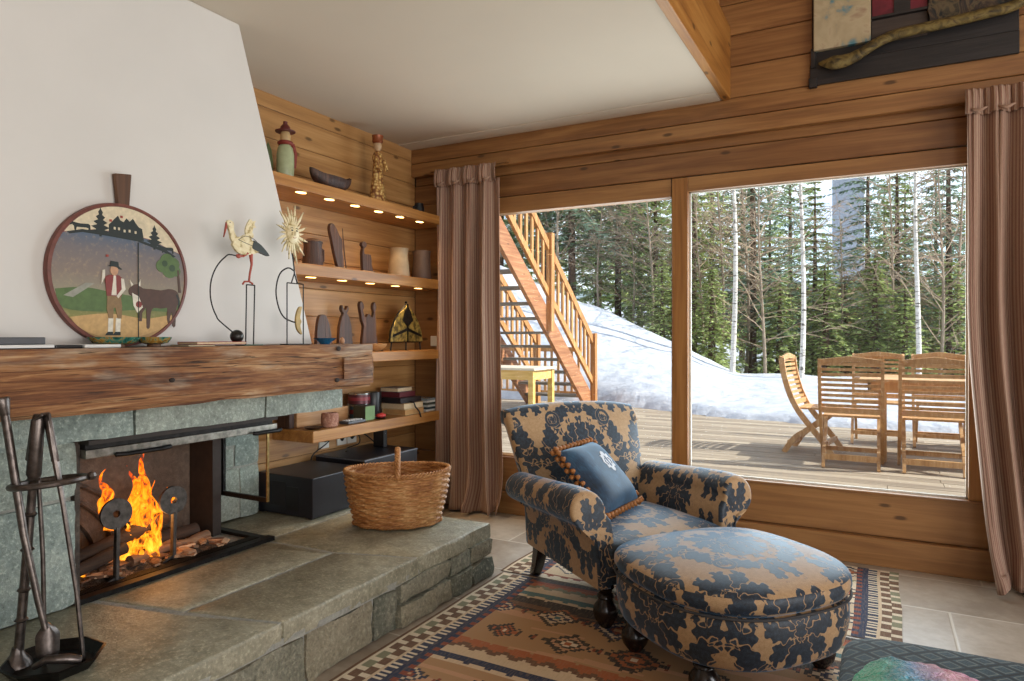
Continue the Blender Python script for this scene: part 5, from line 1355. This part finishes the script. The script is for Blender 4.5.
def rainbow():
    M = Mat('rainbow_fluff', '88aa99', .95); x, y, z = M.xyz(M.coord()); n = M.noise(M.coord(), 7, 3, .5); n2 = M.noise(M.coord(), 160, 2, .7)
    c = M.ramp(x * 2.6 + y * .6 + .50 + (n - .5) * .45, [(.08, '3fd0a4'), (.25, '70dcc0'), (.42, '58a8dc'), (.52, 'c0a8d0'), (.62, 'e0a0b8'), (.78, 'd070b4'), (.95, 'a860b0')])
    M.color(M.mix(n2.step(.4, .7) * .35, c, 'e8e4e0')); M.b.inputs['Sheen Weight'].default_value = .4; M.bump(n2, .9, .012); return M.m
fc = thing('fluffy_cushion', 'fluffy rainbow coloured cushion lying on the diamond patterned bench', 'cushion', (.080, 1.425, .455))
g = G()
def fl(u, v):
    a = 2 * PI * u; b = PI * v; r = math.sin(b) ** .7; p = Vector((.125 * math.cos(a) * r, .12 * math.sin(a) * r, .042 + .042 * math.cos(b)))
    return p + noise.noise_vector(p * 60) * .006 + noise.noise_vector(p * 14) * .008
g.grid(fl, 80, 40); obj('cover', g, rainbow(), fc, smooth=180)
ay = Vector((.086, .996, 0)).normalized(); az = Vector((-.70, .06, .714)).normalized(); ax = ay.cross(az).normalized(); az = ax.cross(ay)
PW.matrix_world = Matrix.Translation((-1.118, 2.889, .517)) @ Matrix((ax, ay, az)).transposed().to_4x4()
# ------------------------------------------------------------------ outside: deck, snow, stairs
deck_w = wood('weathered_deck', '6f6356', '9a8c7a', 'bcae9a', 0, 1, .75, .15, .3, .6, 22)
g = G(); y = 4.0; random.seed(2)
while y < 11.6:
    x = -9.0 + random.random() * 2
    xs = [-9.0, x, x + 4.2, x + 8.4, 6.5]
    for a, b in zip(xs, xs[1:]):
        if b - a > .1: g.box(a + .002, b - .002, y, y + .138, -.045, -.008 + random.uniform(-.001, .001))
    y += .145
g.box(-9, 6.5, 4.0, 11.55, -.12, -.046, 1)
deck = struct('floor_deck', g, [deck_w, plain('deck_gap', '3c342c', .9)], smooth=0)
struct('trim_5', G().box(-2.4, .6, YW + .10, YW + .19, .30, .345), plain('sill_flashing', '8f8a84', .4, .3), smooth=0)
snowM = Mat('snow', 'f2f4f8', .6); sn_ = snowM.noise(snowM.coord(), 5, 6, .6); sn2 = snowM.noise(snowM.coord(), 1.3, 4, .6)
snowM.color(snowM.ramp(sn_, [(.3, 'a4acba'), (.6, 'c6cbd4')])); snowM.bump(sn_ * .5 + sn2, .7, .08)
def crest(X_):
    pts = [(-40, 9.), (-14, 4.6), (-9, 3.2), (-5.6, 1.85), (-3.84, 1.05), (-3.1, .68), (-2.45, .46), (-.8, .42), (1.5, .38), (4, .3), (12, .2), (40, .4)]
    for (a, za), (b, zb) in zip(pts, pts[1:]):
        if X_ <= b: t = max(0, (X_ - a) / (b - a)); t = t * t * (3 - 2 * t) * .3 + t * .7; return lerp(za, zb, t)
    return .4
def ground(x, y):
    c = crest(x * 14 / max(y, 12)) * (1 if y > 12 else 1)
    edge = 9.7 + .28 * noise.noise(Vector((x * .9, 2, 1))) + (max(0, -x - 1.8)) * .55 - .22 * max(0, min(1, x + 1))
    edge = min(edge, 11.0)
    t = (y - edge) / (14 - edge)
    if t < 0: z = -.30
    elif t < 1: z = lerp(.10, c, t ** .85 if c > .6 else t) + min(.0, (t - .06) * 2.0) * .9
    else:
        z = c - min(3.2, (y - 14) * .16) + max(0, (y - 34)) * .08
        if x < -4: z = c - min(1.5, (y - 14) * .03) + max(0, (y - 34)) * .1
    n = noise.noise(Vector((x * .35, y * .35, 3))) * .12 + noise.noise(Vector((x * 1.4, y * 1.4, 5))) * .05
    return z + n * max(0, min(1, t * 1.5))
g = G(); xs, ys = [], []
q = -46.
while q < 46: xs.append(q); q += .28 if -9 < q < 7 else 1.1
q = 8.9
while q < 95: ys.append(q); q += .14 if q < 15 else (.5 if q < 28 else 2.)
nY = len(ys); v = [(x, y, ground(x, y)) for x in xs for y in ys]
f = [(i * nY + j, (i + 1) * nY + j, (i + 1) * nY + j + 1, i * nY + j + 1) for i in range(len(xs) - 1) for j in range(nY - 1)]
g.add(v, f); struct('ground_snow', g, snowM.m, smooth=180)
# far wooded mountainside
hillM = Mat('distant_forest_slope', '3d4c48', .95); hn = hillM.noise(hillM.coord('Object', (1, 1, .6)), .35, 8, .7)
hillM.color(hillM.ramp(hn, [(.36, '66786e'), (.5, '8496a0'), (.60, 'a4b0b4'), (.7, 'd5dce4')])); hillM.bump(hn, 1, 2)  # pale bluish tones put distance haze into the slope's colour
g = G(); g.grid(lambda u, w: (lerp(-190, 130, u), 130 + 70 * w + 8 * noise.noise(Vector((u * 6, 3, 1))), -6 + w * (17 + 7 * math.sin(u * 5 + .6) + 9 * noise.noise(Vector((u * 14, w * 2, 4))))), 160, 30)
struct('ground_mountainside', g, hillM.m, smooth=180)
# unseen eave added above the terrace to keep the sun out of the room
struct('ceiling_sun_block', G().box(-2.9, 7, YW + .1, YW + 1.5, 2.72, 2.84), pine_x, smooth=0)

# teak folding chairs and table
teak = wood('teak', 'a67a4c', 'cc9f6c', 'e2c196', 2, 1, .5, 0, .1, .4, 20)
def side_profile(pts, w, k=4): return smooth_path([(0, a, b) for a, b in pts], k)
def folding_chair(label, loc, rz):
    """folding garden chair facing local +y, origin on the ground between its feet"""
    t = thing('folding_garden_chair', label, 'chair', loc, rz, 'teak chairs round the terrace table')
    back_line = [(-.232, .945), (-.235, .92), (-.215, .78), (-.165, .60), (-.09, .44), (.02, .29), (.14, .14), (.24, .0)]
    for s in (-1, 1):
        g = G(); p = smooth_path([(s * .245, a, b) for a, b in back_line], 3)
        for a, b in zip(p, p[1:]): g.beam(a, b, .026, .052, up=(0, .5, .3))
        obj('frame_side', g, teak, t, smooth=30)
        g = G(); p = smooth_path([(s * .215, a, b) for a, b in ((.20, .435), (.12, .34), (.0, .24), (-.12, .15), (-.22, .0))], 3)
        for a, b in zip(p, p[1:]): g.beam(a, b, .026, .050, up=(0, .5, .3))
        obj('leg', g, teak, t, smooth=30)
    def bl(z):
        for (ya, za), (yb, zb) in zip(back_line, back_line[1:]):
            if zb <= z <= za: return lerp(ya, yb, (za - z) / (za - zb))
        return back_line[0][0]
    for i in range(9):
        z = .545 + i * .046; y = bl(z)
        g = G(); g.grid(lambda u, v: (lerp(-.236, .236, u), y - .018 * math.cos((u - .5) * PI) + .012, z - .013 + .026 * v), 8, 1); g.grid(lambda u, v: (lerp(-.236, .236, u), y - .018 * math.cos((u - .5) * PI) - .002, z - .013 + .026 * v), 8, 1, flip=True)
        n0 = 18
        for q in range(8):
            for e in (0, 1): g.f.append((q * 2 + e, (q + 1) * 2 + e, (q + 1) * 2 + e + n0, q * 2 + e + n0)); g.m.append(0)
        g.uv = {}
        obj('back_slat', g, teak, t, smooth=30)
    g = G(); tp = [(-.258, .925), (-.235, .955), (0, .985), (.235, .955), (.258, .925), (.24, .915), (0, .93), (-.24, .915)]
    g.prism(tp, bl(.95) - .014, bl(.95) + .016, 'y'); obj('top_rail', g, teak, t, smooth=30, bevel=.003)
    g = G(); g.prism([(-.258, .475), (.258, .475), (.24, .525), (-.24, .525)], bl(.5) - .012, bl(.5) + .014, 'y'); obj('lower_rail', g, teak, t, smooth=30, bevel=.003)
    for i in range(7):
        y = -.10 + i * .052; obj('seat_slat', G().box(-.225, .225, y, y + .044, .438, .456), teak, t, smooth=0)
    obj('stretcher', G().box(-.215, .215, -.19, -.155, .07, .12), teak, t, smooth=0); obj('stretcher', G().box(-.24, .24, .165, .19, .10, .14), teak, t, smooth=0)
    return t
DZ = -.008
c0 = folding_chair('folding teak chair with its back to the window, left one in front of the table', (-.225, 6.80, DZ), 0)
copy_tree(c0, (.395, 6.84, DZ), 0, 'folding teak chair with its back to the window, right one in front of the table')
copy_tree(c0, (-.60, 7.48, DZ), -PI / 2 - .12, 'folding teak chair seen from the side at the left end of the table')
copy_tree(c0, (-.02, 8.42, DZ), PI, 'folding teak chair on the far side of the table, left one')
copy_tree(c0, (.56, 8.45, DZ), PI, 'folding teak chair on the far side of the table, middle one')
copy_tree(c0, (1.14, 8.45, DZ), PI, 'folding teak chair on the far side of the table, mostly hidden by the right curtain')
tb = thing('terrace_table', 'long teak dining table on the wooden terrace', 'table', (.85, 7.52, DZ))
g = G()
for i in range(9): g.box(-1.02, 1.05, -.46 + i * .102, -.46 + i * .102 + .096, .735, .762)
obj('table_top', g, teak, tb, smooth=0, bevel=.003)
g = G(); g.box(-.95, .98, -.42, -.395, .655, .735); g.box(-.95, .98, .395, .42, .655, .735); g.box(-.95, -.925, -.42, .42, .655, .735); g.box(.955, .98, -.42, .42, .655, .735); obj('apron', g, teak, tb, smooth=0)
for x in (-.83, .86):
    for y in (-.36, .33): obj('leg', G().box(x - .035, x + .035, y - .035, y + .035, 0, .735), teak, tb, smooth=0, bevel=.003)
    obj('foot_rail', G().box(x - .03, x + .03, -.33, .30, .10, .16), teak, tb, smooth=0)

# outdoor staircase up to the balcony
st_o = wood('stair_timber', '7a4c30', 'a87450', 'cc9c70', 1, 1, .6, .2, .2, .4, 16)
st_r = wood('rail_timber', '8c5a30', 'b98550', 'd6ab74', 2, 1, .5, 0, .1, .4, 16)
tread_m = wood('grey_tread', '4c4640', '7b7268', '9a9084', 0, 1, .7, 0, .2)
SX = -4.25; sl = .80; Y0 = 10.6
def sz(y): return (Y0 - y) * sl
SR = thing('outdoor_staircase', 'open wooden staircase climbing from the terrace to the balcony', 'staircase', (0, 0, DZ))
for sx_ in (SX, SX - 1.05):
    g = G(); v = []
    yt = 5.4; d = .17
    g.prism([(Y0 + .12, -.0), (Y0 - .22, .0), (yt, sz(yt) - .14), (yt, sz(yt) + .20), (Y0 + .12, .12)], sx_ - .03, sx_ + .03, 'x'); obj('stringer', g, st_o, SR, smooth=0, bevel=.003)
for i in range(19):
    z = .20 + i * .205; y = Y0 - z / sl + .02; obj('tread', G().box(SX - 1.02, SX - .03, y - .14, y + .13, z - .04, z), tread_m, SR, smooth=0)
for sx_, nm in ((SX, 'near'), (SX - 1.05, 'far')):
    g = G(); g.beam((sx_ + .045, Y0 - .0, .40), (sx_ + .045, 5.4, sz(5.4) + .40), .045, .09); obj('lower_rail', g, st_r, SR, smooth=0)
    g = G(); g.beam((sx_ + .045, Y0 + .02, 1.06), (sx_ + .045, 5.4, sz(5.4) + 1.06), .055, .11); obj('handrail', g, st_r, SR, smooth=0, bevel=.004)
    for i in range(29):
        y = Y0 - .17 - i * .172
        if y < 5.5: break
        g = G(); g.box(sx_ + .03, sx_ + .06, y - .028, y + .028, sz(y) + .40, sz(y) + 1.02); obj('baluster', g, st_r, SR, smooth=0)
    for y in (Y0 + .02, 8.92, 7.0):
        g = G(); b = sz(y) - .12 if y < Y0 else 0; g.box(sx_ + .02, sx_ + .11, y - .05, y + .05, max(0, b), sz(y) + (1.30 if y < Y0 else 1.22)); obj('newel_post', g, st_r, SR, smooth=0, bevel=.004)
# small pine table under the stairs
pt = thing('small_pine_table', 'small pale wooden table on the terrace behind the left curtain', 'table', (-4.22, 7.55, DZ))
pl_w = wood('pale_pine', 'b38a3e', 'd8b060', 'eccb85', 0, 1, .5, .2)
obj('table_top', G().box(-.62, .62, -.32, .32, .745, .775), wood('pale_top', 'b8ab98', 'd8cebb', 'e8e0d0', 0, 1, .6, 0), pt, smooth=0, bevel=.004)
g = G(); g.box(-.58, .58, -.29, -.265, .63, .745); g.box(-.58, .58, .265, .29, .63, .745); g.box(.555, .58, -.29, .29, .63, .745); g.box(-.58, -.555, -.29, .29, .63, .745); obj('apron', g, pl_w, pt, smooth=0)
for x in (-.56, .56):
    for y in (-.27, .27): obj('leg', G().box(x - .032, x + .032, y - .032, y + .032, 0, .745), pl_w, pt, smooth=0)
# terrace railing behind the stairs
rl = thing('terrace_railing', 'low wooden slatted railing behind the staircase', 'railing', (-5.6, 11.1, DZ))
g = G(); g.box(-1.6, 1.0, -.03, .03, .88, .96); obj('top_rail', g, st_r, rl, smooth=0)
obj('lower_rail', G().box(-1.6, 1.0, -.02, .02, .12, .18), st_r, rl, smooth=0)
for i in range(20): obj('baluster', G().box(-1.55 + i * .13, -1.51 + i * .13, -.015, .015, .18, .88), st_r, rl, smooth=0)

# ------------------------------------------------------------------ trees
def needle_mat(name, a, b, c):
    M = Mat(name, b, .7); i = M.island(); n = M.noise(M.coord(), .9, 3, .6)
    M.color(M.ramp(i * .5 + n * .5, [(.3, a), (.5, b), (.72, c)]))
    t = M.t; tr = M.n('ShaderNodeBsdfTranslucent'); tr.inputs[0].default_value = (*srgb(c), 1); mx = M.n('ShaderNodeMixShader'); mx.inputs[0].default_value = .3
    M.l(M.b.outputs[0], mx.inputs[1]); M.l(tr.outputs[0], mx.inputs[2]); M.l(mx.outputs[0], t.nodes['Material Output'].inputs[0]); return M.m
nd = [needle_mat('spruce_needles', '6a7848', '9cb068', 'd0dc94'), needle_mat('dark_spruce_needles', '586c4e', '80a068', 'b0c88c'), needle_mat('bluish_spruce_needles', '52685a', '789484', 'a4bca4')]
trunk_m = plain('tree_bark', '5f4a3c', .9, var=.3, scale=14); birch = Mat('birch_bark', 'd8d4cc', .7)
bv = birch.noise(birch.coord('Object', (6, 6, 26)), 1, 3, .7); birch.color(birch.ramp(bv, [(.36, '3a3430'), (.43, 'c9c4bb'), (.7, 'eae7e0')]))
twig_m = plain('grey_brown_twigs', '9c8c7a', .9, var=.3, scale=6); twig_r = plain('reddish_twigs', 'a08c78', .9, var=.3, scale=6)
def spruce(seed, h, mat, dens=1., bare=.15, label='', loc=(0, 0, 0)):
    rnd = random.Random(seed); t = thing('spruce_tree', label, 'tree', loc, 0, None)
    g = G(); g.tube([(0, 0, 0), (.02, .01, h * .4), (0, 0, h * .8), (0, 0, h)], [.12, .085, .04, .01], 7); obj('trunk', g, trunk_m, t)
    g = G(); tw = G(); z = h * bare
    while z < h * .985:
        f = (z - h * bare) / (h * (1 - bare)); R = (h * .20 + .35) * (1 - f) ** .8 * (.75 + .4 * rnd.random()) + .08
        nb = int(7 * dens * (1 - .4 * f)) + 2; a0 = rnd.random() * 6
        for b in range(nb):
            a = a0 + 2 * PI * b / nb + rnd.uniform(-.3, .3); L = R * rnd.uniform(.6, 1.15); dirv = Vector((math.cos(a), math.sin(a), 0)); side = Vector((-math.sin(a), math.cos(a), 0))
            rise = rnd.uniform(.0, .25) * (1 if f > .6 else .3); pts = []
            for k in range(5):
                s = k / 4; pts.append(Vector((0, 0, z)) + dirv * L * s + Vector((0, 0, rise * L * s - .38 * L * s * s + .10 * L * s ** 4)))
            tw.tube([pts[0], pts[2], pts[4]], [.014, .008, .003], 3, cap=False)
            n = int(5 + L * 10)
            for k in range(n):
                s = rnd.uniform(.12, 1); i = min(3, int(s * 4)); p = pts[i].lerp(pts[i + 1], s * 4 - i)
                for sd in (-1, 1):
                    ll = (.10 + .26 * L * (1 - s * .6) * .5) * rnd.uniform(.6, 1.2); w = rnd.uniform(.022, .048)
                    dd = (side * sd * rnd.uniform(.5, 1) + dirv * rnd.uniform(.25, .8) + Vector((0, 0, rnd.uniform(-.55, .12)))).normalized()
                    wv = dd.cross(Vector((rnd.uniform(-.4, .4), rnd.uniform(-.4, .4), 1))).normalized() * w
                    q = p + dd * ll
                    g.add([p - wv * .5, p + dd * ll * .5 - wv, q, p + dd * ll * .5 + wv], [(0, 1, 2, 3)])
        z += h * .022 * rnd.uniform(.8, 1.3) + .05
    obj('foliage', g, mat, t, smooth=0, recalc=False); obj('branches', tw, trunk_m, t, smooth=0, recalc=False); return t
def bare_tree(seed, h, tm, bm, r=.06, label='', loc=(0, 0, 0), start=.45, name='birch_tree', spread=.22, lean=0.):
    rnd = random.Random(seed); t = thing(name, label, 'tree', loc)
    g = G(); pts = [Vector((lean * s * h + .06 * math.sin(s * 5 + seed), .05 * math.cos(s * 4 + seed), h * s)) for s in [i / 10 for i in range(11)]]
    g.tube(pts, [r * (1 - .75 * i / 10) for i in range(11)], 9); obj('trunk', g, tm, t)
    g = G()
    for b in range(46):
        s = rnd.uniform(start, .98); i = min(9, int(s * 10)); p = pts[i].lerp(pts[i + 1], s * 10 - i); a = rnd.random() * 6.28; L = h * spread * (1.15 - s) * rnd.uniform(.5, 1.2) + .2
        d = Vector((math.cos(a), math.sin(a), rnd.uniform(.2, 1.0))).normalized(); q = [p]
        for k in range(5): d = (d + Vector((rnd.uniform(-.2, .2), rnd.uniform(-.2, .2), rnd.uniform(-.18, .12)))).normalized(); q.append(q[-1] + d * L / 5)
        g.tube(q, [.010, .008, .006, .005, .004, .002], 3, cap=False)
        for k in range(7):
            m_ = rnd.uniform(.2, 1) * 5; j = min(4, int(m_)); pp_ = q[j].lerp(q[j + 1], m_ - j); dd = (d + Vector((rnd.uniform(-.9, .9), rnd.uniform(-.9, .9), rnd.uniform(-.7, .5)))).normalized(); l2 = L * rnd.uniform(.15, .4)
            g.tube([pp_, pp_ + dd * l2 * .5, pp_ + dd * l2 + Vector((0, 0, -.05 * l2))], [.005, .0035, .0015], 3, cap=False)
    obj('branches', g, bm, t, smooth=0, recalc=False); return t
AL = math.atan(368 / 682.)
def ontrack(u, d):        # a bearing seen from the room's centre, d metres out
    t_ = (u - 512) / 682.; return (d * (-math.sin(AL) + math.cos(AL) * t_), d * (math.cos(AL) + math.sin(AL) * t_))
protos = [spruce(11, 8.5, nd[0], 1., .10, 'x'), spruce(12, 10.5, nd[1], 1., .14, 'x'), spruce(13, 7., nd[0], 1.1, .04, 'x'), spruce(14, 9.5, nd[2], .9, .2, 'x'), spruce(15, 3.2, nd[0], 1.1, .02, 'x')]
# bearing, distance, prototype, scale, words
TR = [(548, 20, 1, 1, 'tall dark spruce behind the stair rail'), (572, 17.5, 3, .9, 'thin bluish spruce right of the stair rail'), (598, 21, 0, 1.05, 'green spruce at the top of the snow slope'), (618, 18, 1, .8, 'dark spruce with trunk showing above the snow slope'),
      (640, 22, 0, .9, 'broad green spruce left of the window post'), (655, 17.5, 2, .8, 'smaller spruce just left of the window post'), (694, 16, 2, .8, 'bright green spruce just right of the window post'),
      (712, 21, 0, 1, 'green spruce left of the first birch'), (752, 17.5, 3, 1.0, 'sparse spruce between the two left birches'), (770, 22, 0, .85, 'tall spruce rising behind the space between the left birches'),
      (790, 26, 1, 1.1, 'far spruce behind the middle birch'), (815, 18.0, 2, .85, 'green spruce just right of the middle birch'), (828, 23, 0, .7, 'spruce left of the slate tower'), (845, 17, 4, 1.0, 'young bright spruce below the slate tower'),
      (868, 20, 3, .95, 'bluish spruce right of the slate tower'), (884, 25, 1, .85, 'dark spruce between tower and right birch'), (897, 17.5, 0, .85, 'tall leaning spruce left of the right birch'), (936, 20, 1, .75, 'dark spruce right of the right birch'),
      (948, 17, 3, .9, 'loose bluish spruce near the right curtain'), (966, 23, 0, .8, 'tall spruce at the right edge of the view'), (978, 18, 2, 1, 'spruce partly behind the right curtain'),
      (630, 30, 1, 1.2, 'distant dark spruce in the middle of the left pane'), (680, 31, 1, 1.2, 'distant dark spruce behind the window post'), (742, 31, 1, 1.15, 'distant dark spruce between the first two birches'), (905, 31, 1, 1.1, 'distant dark spruce left of the right birch'), 
      (780, 15.5, 4, .85, 'young spruce at the foot of the middle birch'), (825, 15.5, 4, .95, 'young green spruce behind the left dining chair'), (875, 15.5, 4, 1.05, 'young spruce above the middle of the table'), (905, 15, 4, .8, 'little spruce behind the table between the chairs'), (950, 15.5, 4, 1.05, 'young spruce above the right dining chair'), (712, 14.6, 4, .7, 'small spruce by the foot of the first birch'), (662, 14.9, 4, .6, 'small spruce on the snow left of the window post'), (520, 24, 0, 1.2, 'spruce seen through the stair rail'), (500, 19, 1, 1, 'spruce seen behind the stair treads')]
used = set()
for k, (u, d, p, s, lab) in enumerate(TR):
    x, y = ontrack(u, d); z = ground(x, y) - .15; rz = (k * 2.4) % 6.28
    if p in used: o = copy_tree(protos[p], (x, y, z), rz, lab, (s, s, s))
    else: o = protos[p]; used.add(p); o.location = (x, y, z); o.rotation_euler = (0, 0, rz); o.scale = (s, s, s); o['label'] = lab
    o['group'] = 'spruce trees beyond the terrace'
for seed, u, d, h, r, lab in ((31, 733, 13.2, 6.6, .055, 'white birch trunk, leftmost of three'), (32, 799, 12.6, 6.2, .052, 'white birch trunk in the middle of the right pane'), (33, 915, 13.0, 6.4, .052, 'white birch trunk rising behind the dining chairs, rightmost')):
    x, y = ontrack(u, d); bare_tree(seed, h, birch.m, twig_r, r, lab, (x, y, ground(x, y) - .1), .42, lean=(-.006, .014, .016)[seed - 31])
b0 = bare_tree(41, 3.6, twig_m, twig_r, .03, 'leafless shrub on the snow beyond the left window', (*ontrack(600, 16.5), 0), .1, 'bare_shrub', .45); b0.location.z = ground(b0.location.x, b0.location.y) - .1; b0['group'] = 'leafless shrubs'
for u, d, s, lab in ((560, 16.5, 1.3, 'tall leafless shrub right of the stair rail'), (700, 15.2, 1.1, 'leafless shrub right of the window post'), (720, 15.5, 1.4, 'leafless thicket left of the first birch'), (762, 15.0, 1.4, 'leafless thicket between the left birches'), (745, 16.5, 1.6, 'tall leafless shrub right of the first birch'), (840, 16.4, 1.2, 'leafless shrub behind the left dining chair'), (940, 15.0, 1.5, 'leafless thicket right of the right birch'), (962, 15.5, 1.6, 'leafless shrub beside the right curtain'), (650, 15.4, 1.1, 'leafless shrub on the crest left of the window post'), (632, 16.8, 1.0, 'leafless shrub above the middle of the snow slope'), (890, 15.8, 1.5, 'leafless shrub left of the right birch'), (548, 18, 1.6, 'tall leafless shrub behind the stair rail')):
    x, y = ontrack(u, d); copy_tree(b0, (x, y, ground(x, y) - .1), u, lab, (s, s, s))

# ------------------------------------------------------------------ neighbouring chalets
slate = stone('grey_slate_cladding', ['777c86', '979da8', 'b4b9c2'], 6, .7, .5)
chal = wood('chalet_timber', '6a4426', '9c6c40', 'c49460', 0, 1, .7, 0, .2, .4, 6); snow2 = snowM.m
winm = plain('dark_window_glass', '2a3238', .15)
def gable(name, label, u, d, w, dep, wall_h, zb, rh, tower=False):
    x, y = ontrack(u, d); t = thing(name, label, 'building', (x, y, zb), .0)
    g = G(); g.prism([(-w / 2, 0), (w / 2, 0), (w / 2, wall_h), (0, wall_h + rh), (-w / 2, wall_h)], 0, dep, 'y'); obj('walls', g, chal, t, smooth=0)
    g = G(); o_ = .8
    for s in (-1, 1): g.prism([(0, wall_h + rh + .1), (s * (w / 2 + o_), wall_h + .1 - rh * o_ / (w / 2)), (s * (w / 2 + o_), wall_h + .3 - rh * o_ / (w / 2)), (0, wall_h + rh + .3)], -.9, dep, 'y')
    obj('roof_edge', g, chal, t, smooth=0)
    g = G()
    for s in (-1, 1): g.prism([(0, wall_h + rh + .3), (s * (w / 2 + o_ - .1), wall_h + .32 - rh * o_ / (w / 2)), (s * (w / 2 + o_ - .15), wall_h + .70 - rh * o_ / (w / 2)), (0, wall_h + rh + .75)], -.8, dep, 'y')
    obj('roof_snow', g, snow2, t, smooth=0)
    for k in range(2):
        zz = wall_h * (.25 + .42 * k)
        b = obj('balcony', G().box(-w * .46, w * .46, -1.0, 0, zz, zz + .15), chal, t, smooth=0)
        g = G(); g.box(-w * .46, w * .46, -1.0, -.92, zz + .15, zz + .95); obj('railing_board', g, chal, b, smooth=0)
        for q in range(3): obj('window', G().box(-w * .34 + q * w * .27, -w * .34 + q * w * .27 + w * .14, -.05, .02, zz + .3, zz + 2.0), winm, t, smooth=0)
    return t
gable('wooden_chalet', 'wooden chalet with snowy roof and orange balconies, seen between the left birches', 770, 46, 9, 6, 5.2, -2.2, 1.8)
gable('wooden_chalet', 'wooden chalet with snow covered roofs below the slate tower', 874, 38, 6, 5, 4.6, -1.6, 1.5)
x, y = ontrack(848, 50); tw_ = thing('slate_clad_tower', 'tall grey slate clad tower rising behind the spruces', 'building', (x, y, -1))
obj('tower_walls', G().box(-1.05, 1.05, 0, 2, 0, 14.), slate, tw_, smooth=0); obj('tower_roof', G().lathe([(1.6, 14.), (1.6, 14.2), (.001, 15.6)], (0, 1, 0), 4, 0, Matrix.Translation((0, 1, 0)) @ Matrix.Rotation(PI / 4, 4, 'Z') @ Matrix.Translation((0, -1, 0))), slate, tw_, smooth=0)

# ------------------------------------------------------------------ light and camera
wd = bpy.data.worlds.new('sky'); sc.world = wd; wd.use_nodes = True; nt = wd.node_tree
sk = nt.nodes.new('ShaderNodeTexSky'); sk.sky_type = 'NISHITA'; sk.sun_disc = False; sk.sun_elevation = math.radians(40); sk.sun_rotation = math.radians(60); sk.altitude = 1500; sk.dust_density = 2.
bgn = nt.nodes['Background']; tc = nt.nodes.new('ShaderNodeTexCoord'); cl_ = nt.nodes.new('ShaderNodeTexNoise'); cl_.inputs['Scale'].default_value = 2.2; cl_.inputs['Detail'].default_value = 6
mp = nt.nodes.new('ShaderNodeMapping'); mp.inputs['Scale'].default_value = (1, 1, 3); nt.links.new(tc.outputs['Generated'], mp.inputs[0]); nt.links.new(mp.outputs[0], cl_.inputs['Vector'])
rp = nt.nodes.new('ShaderNodeMapRange'); rp.inputs[1].default_value = .40; rp.inputs[2].default_value = .62; nt.links.new(cl_.outputs[0], rp.inputs[0])
mxs = nt.nodes.new('ShaderNodeMix'); mxs.data_type = 'RGBA'; nt.links.new(rp.outputs[0], mxs.inputs[0]); nt.links.new(sk.outputs[0], mxs.inputs[6]); mxs.inputs[7].default_value = (7.0, 7.3, 7.8, 1)
nt.links.new(mxs.outputs[2], bgn.inputs[0]); bgn.inputs[1].default_value = .25
def sun(): 
    l = bpy.data.lights.new('sun', 'SUN'); l.energy = 7.4; l.angle = .009; l.color = (1, .95, .86); o = bpy.data.objects.new('sun', l); COL.objects.link(o)
    d = Vector((.84, .16, .60)); o.rotation_euler = d.to_track_quat('Z', 'Y').to_euler(); o.location = (5, 5, 9)
sun()
def area(name, loc, to, sx_, sy_, e, col):
    l = bpy.data.lights.new(name, 'AREA'); l.shape = 'RECTANGLE'; l.size = sx_; l.size_y = sy_; l.energy = e; l.color = col; o = bpy.data.objects.new(name, l); COL.objects.link(o); o.location = loc
    o.rotation_euler = (Vector(loc) - Vector(to)).to_track_quat('Z', 'Y').to_euler(); return o
area('fill_right_window', (RX - .02, .6, 1.3), (0, .6, 1.5), 3.9, 1.9, 135, (1, .96, .92))  # added area fill standing for daylight from the unseen right window
area('fill_back_opening', (2.45, BY + .02, 1.9), (0, 2, 2.2), 1.8, 2.5, 40, (1, .95, .88))  # fill light added in the unseen back wall's opening
# area fills added just outside the two big panes, boosting the terrace daylight
area('fill_terrace_pane', (-.3, YW + .16, 1.15), (-.6, 0, 1.3), 1.3, 1.5, 34, (.84, .94, 1))
area('fill_terrace_pane_left', (-1.65, YW + .16, 1.15), (-1.6, 0, 1.3), 1.0, 1.5, 24, (.84, .94, 1))
cam = bpy.data.cameras.new('camera'); co = bpy.data.objects.new('camera', cam); COL.objects.link(co)
co.location = (0, 0, 1.15); co.rotation_euler = (PI / 2, 0, AL); cam.sensor_width = 36; cam.lens = 36 * 682 / 1024; cam.shift_y = -4.5 / 1024; cam.clip_start = .05; cam.clip_end = 600
sc.camera = co
sc.view_settings.view_transform = 'Standard'; sc.view_settings.look = 'None'; sc.view_settings.gamma = 1; sc.view_settings.use_curve_mapping = False; sc.view_settings.exposure = 0
sc.cycles.use_denoising = True; sc.cycles.max_bounces = 8; sc.cycles.diffuse_bounces = 4; sc.cycles.transparent_max_bounces = 16; sc.cycles.caustics_reflective = False; sc.cycles.caustics_refractive = False; sc.cycles.sample_clamp_indirect = 6
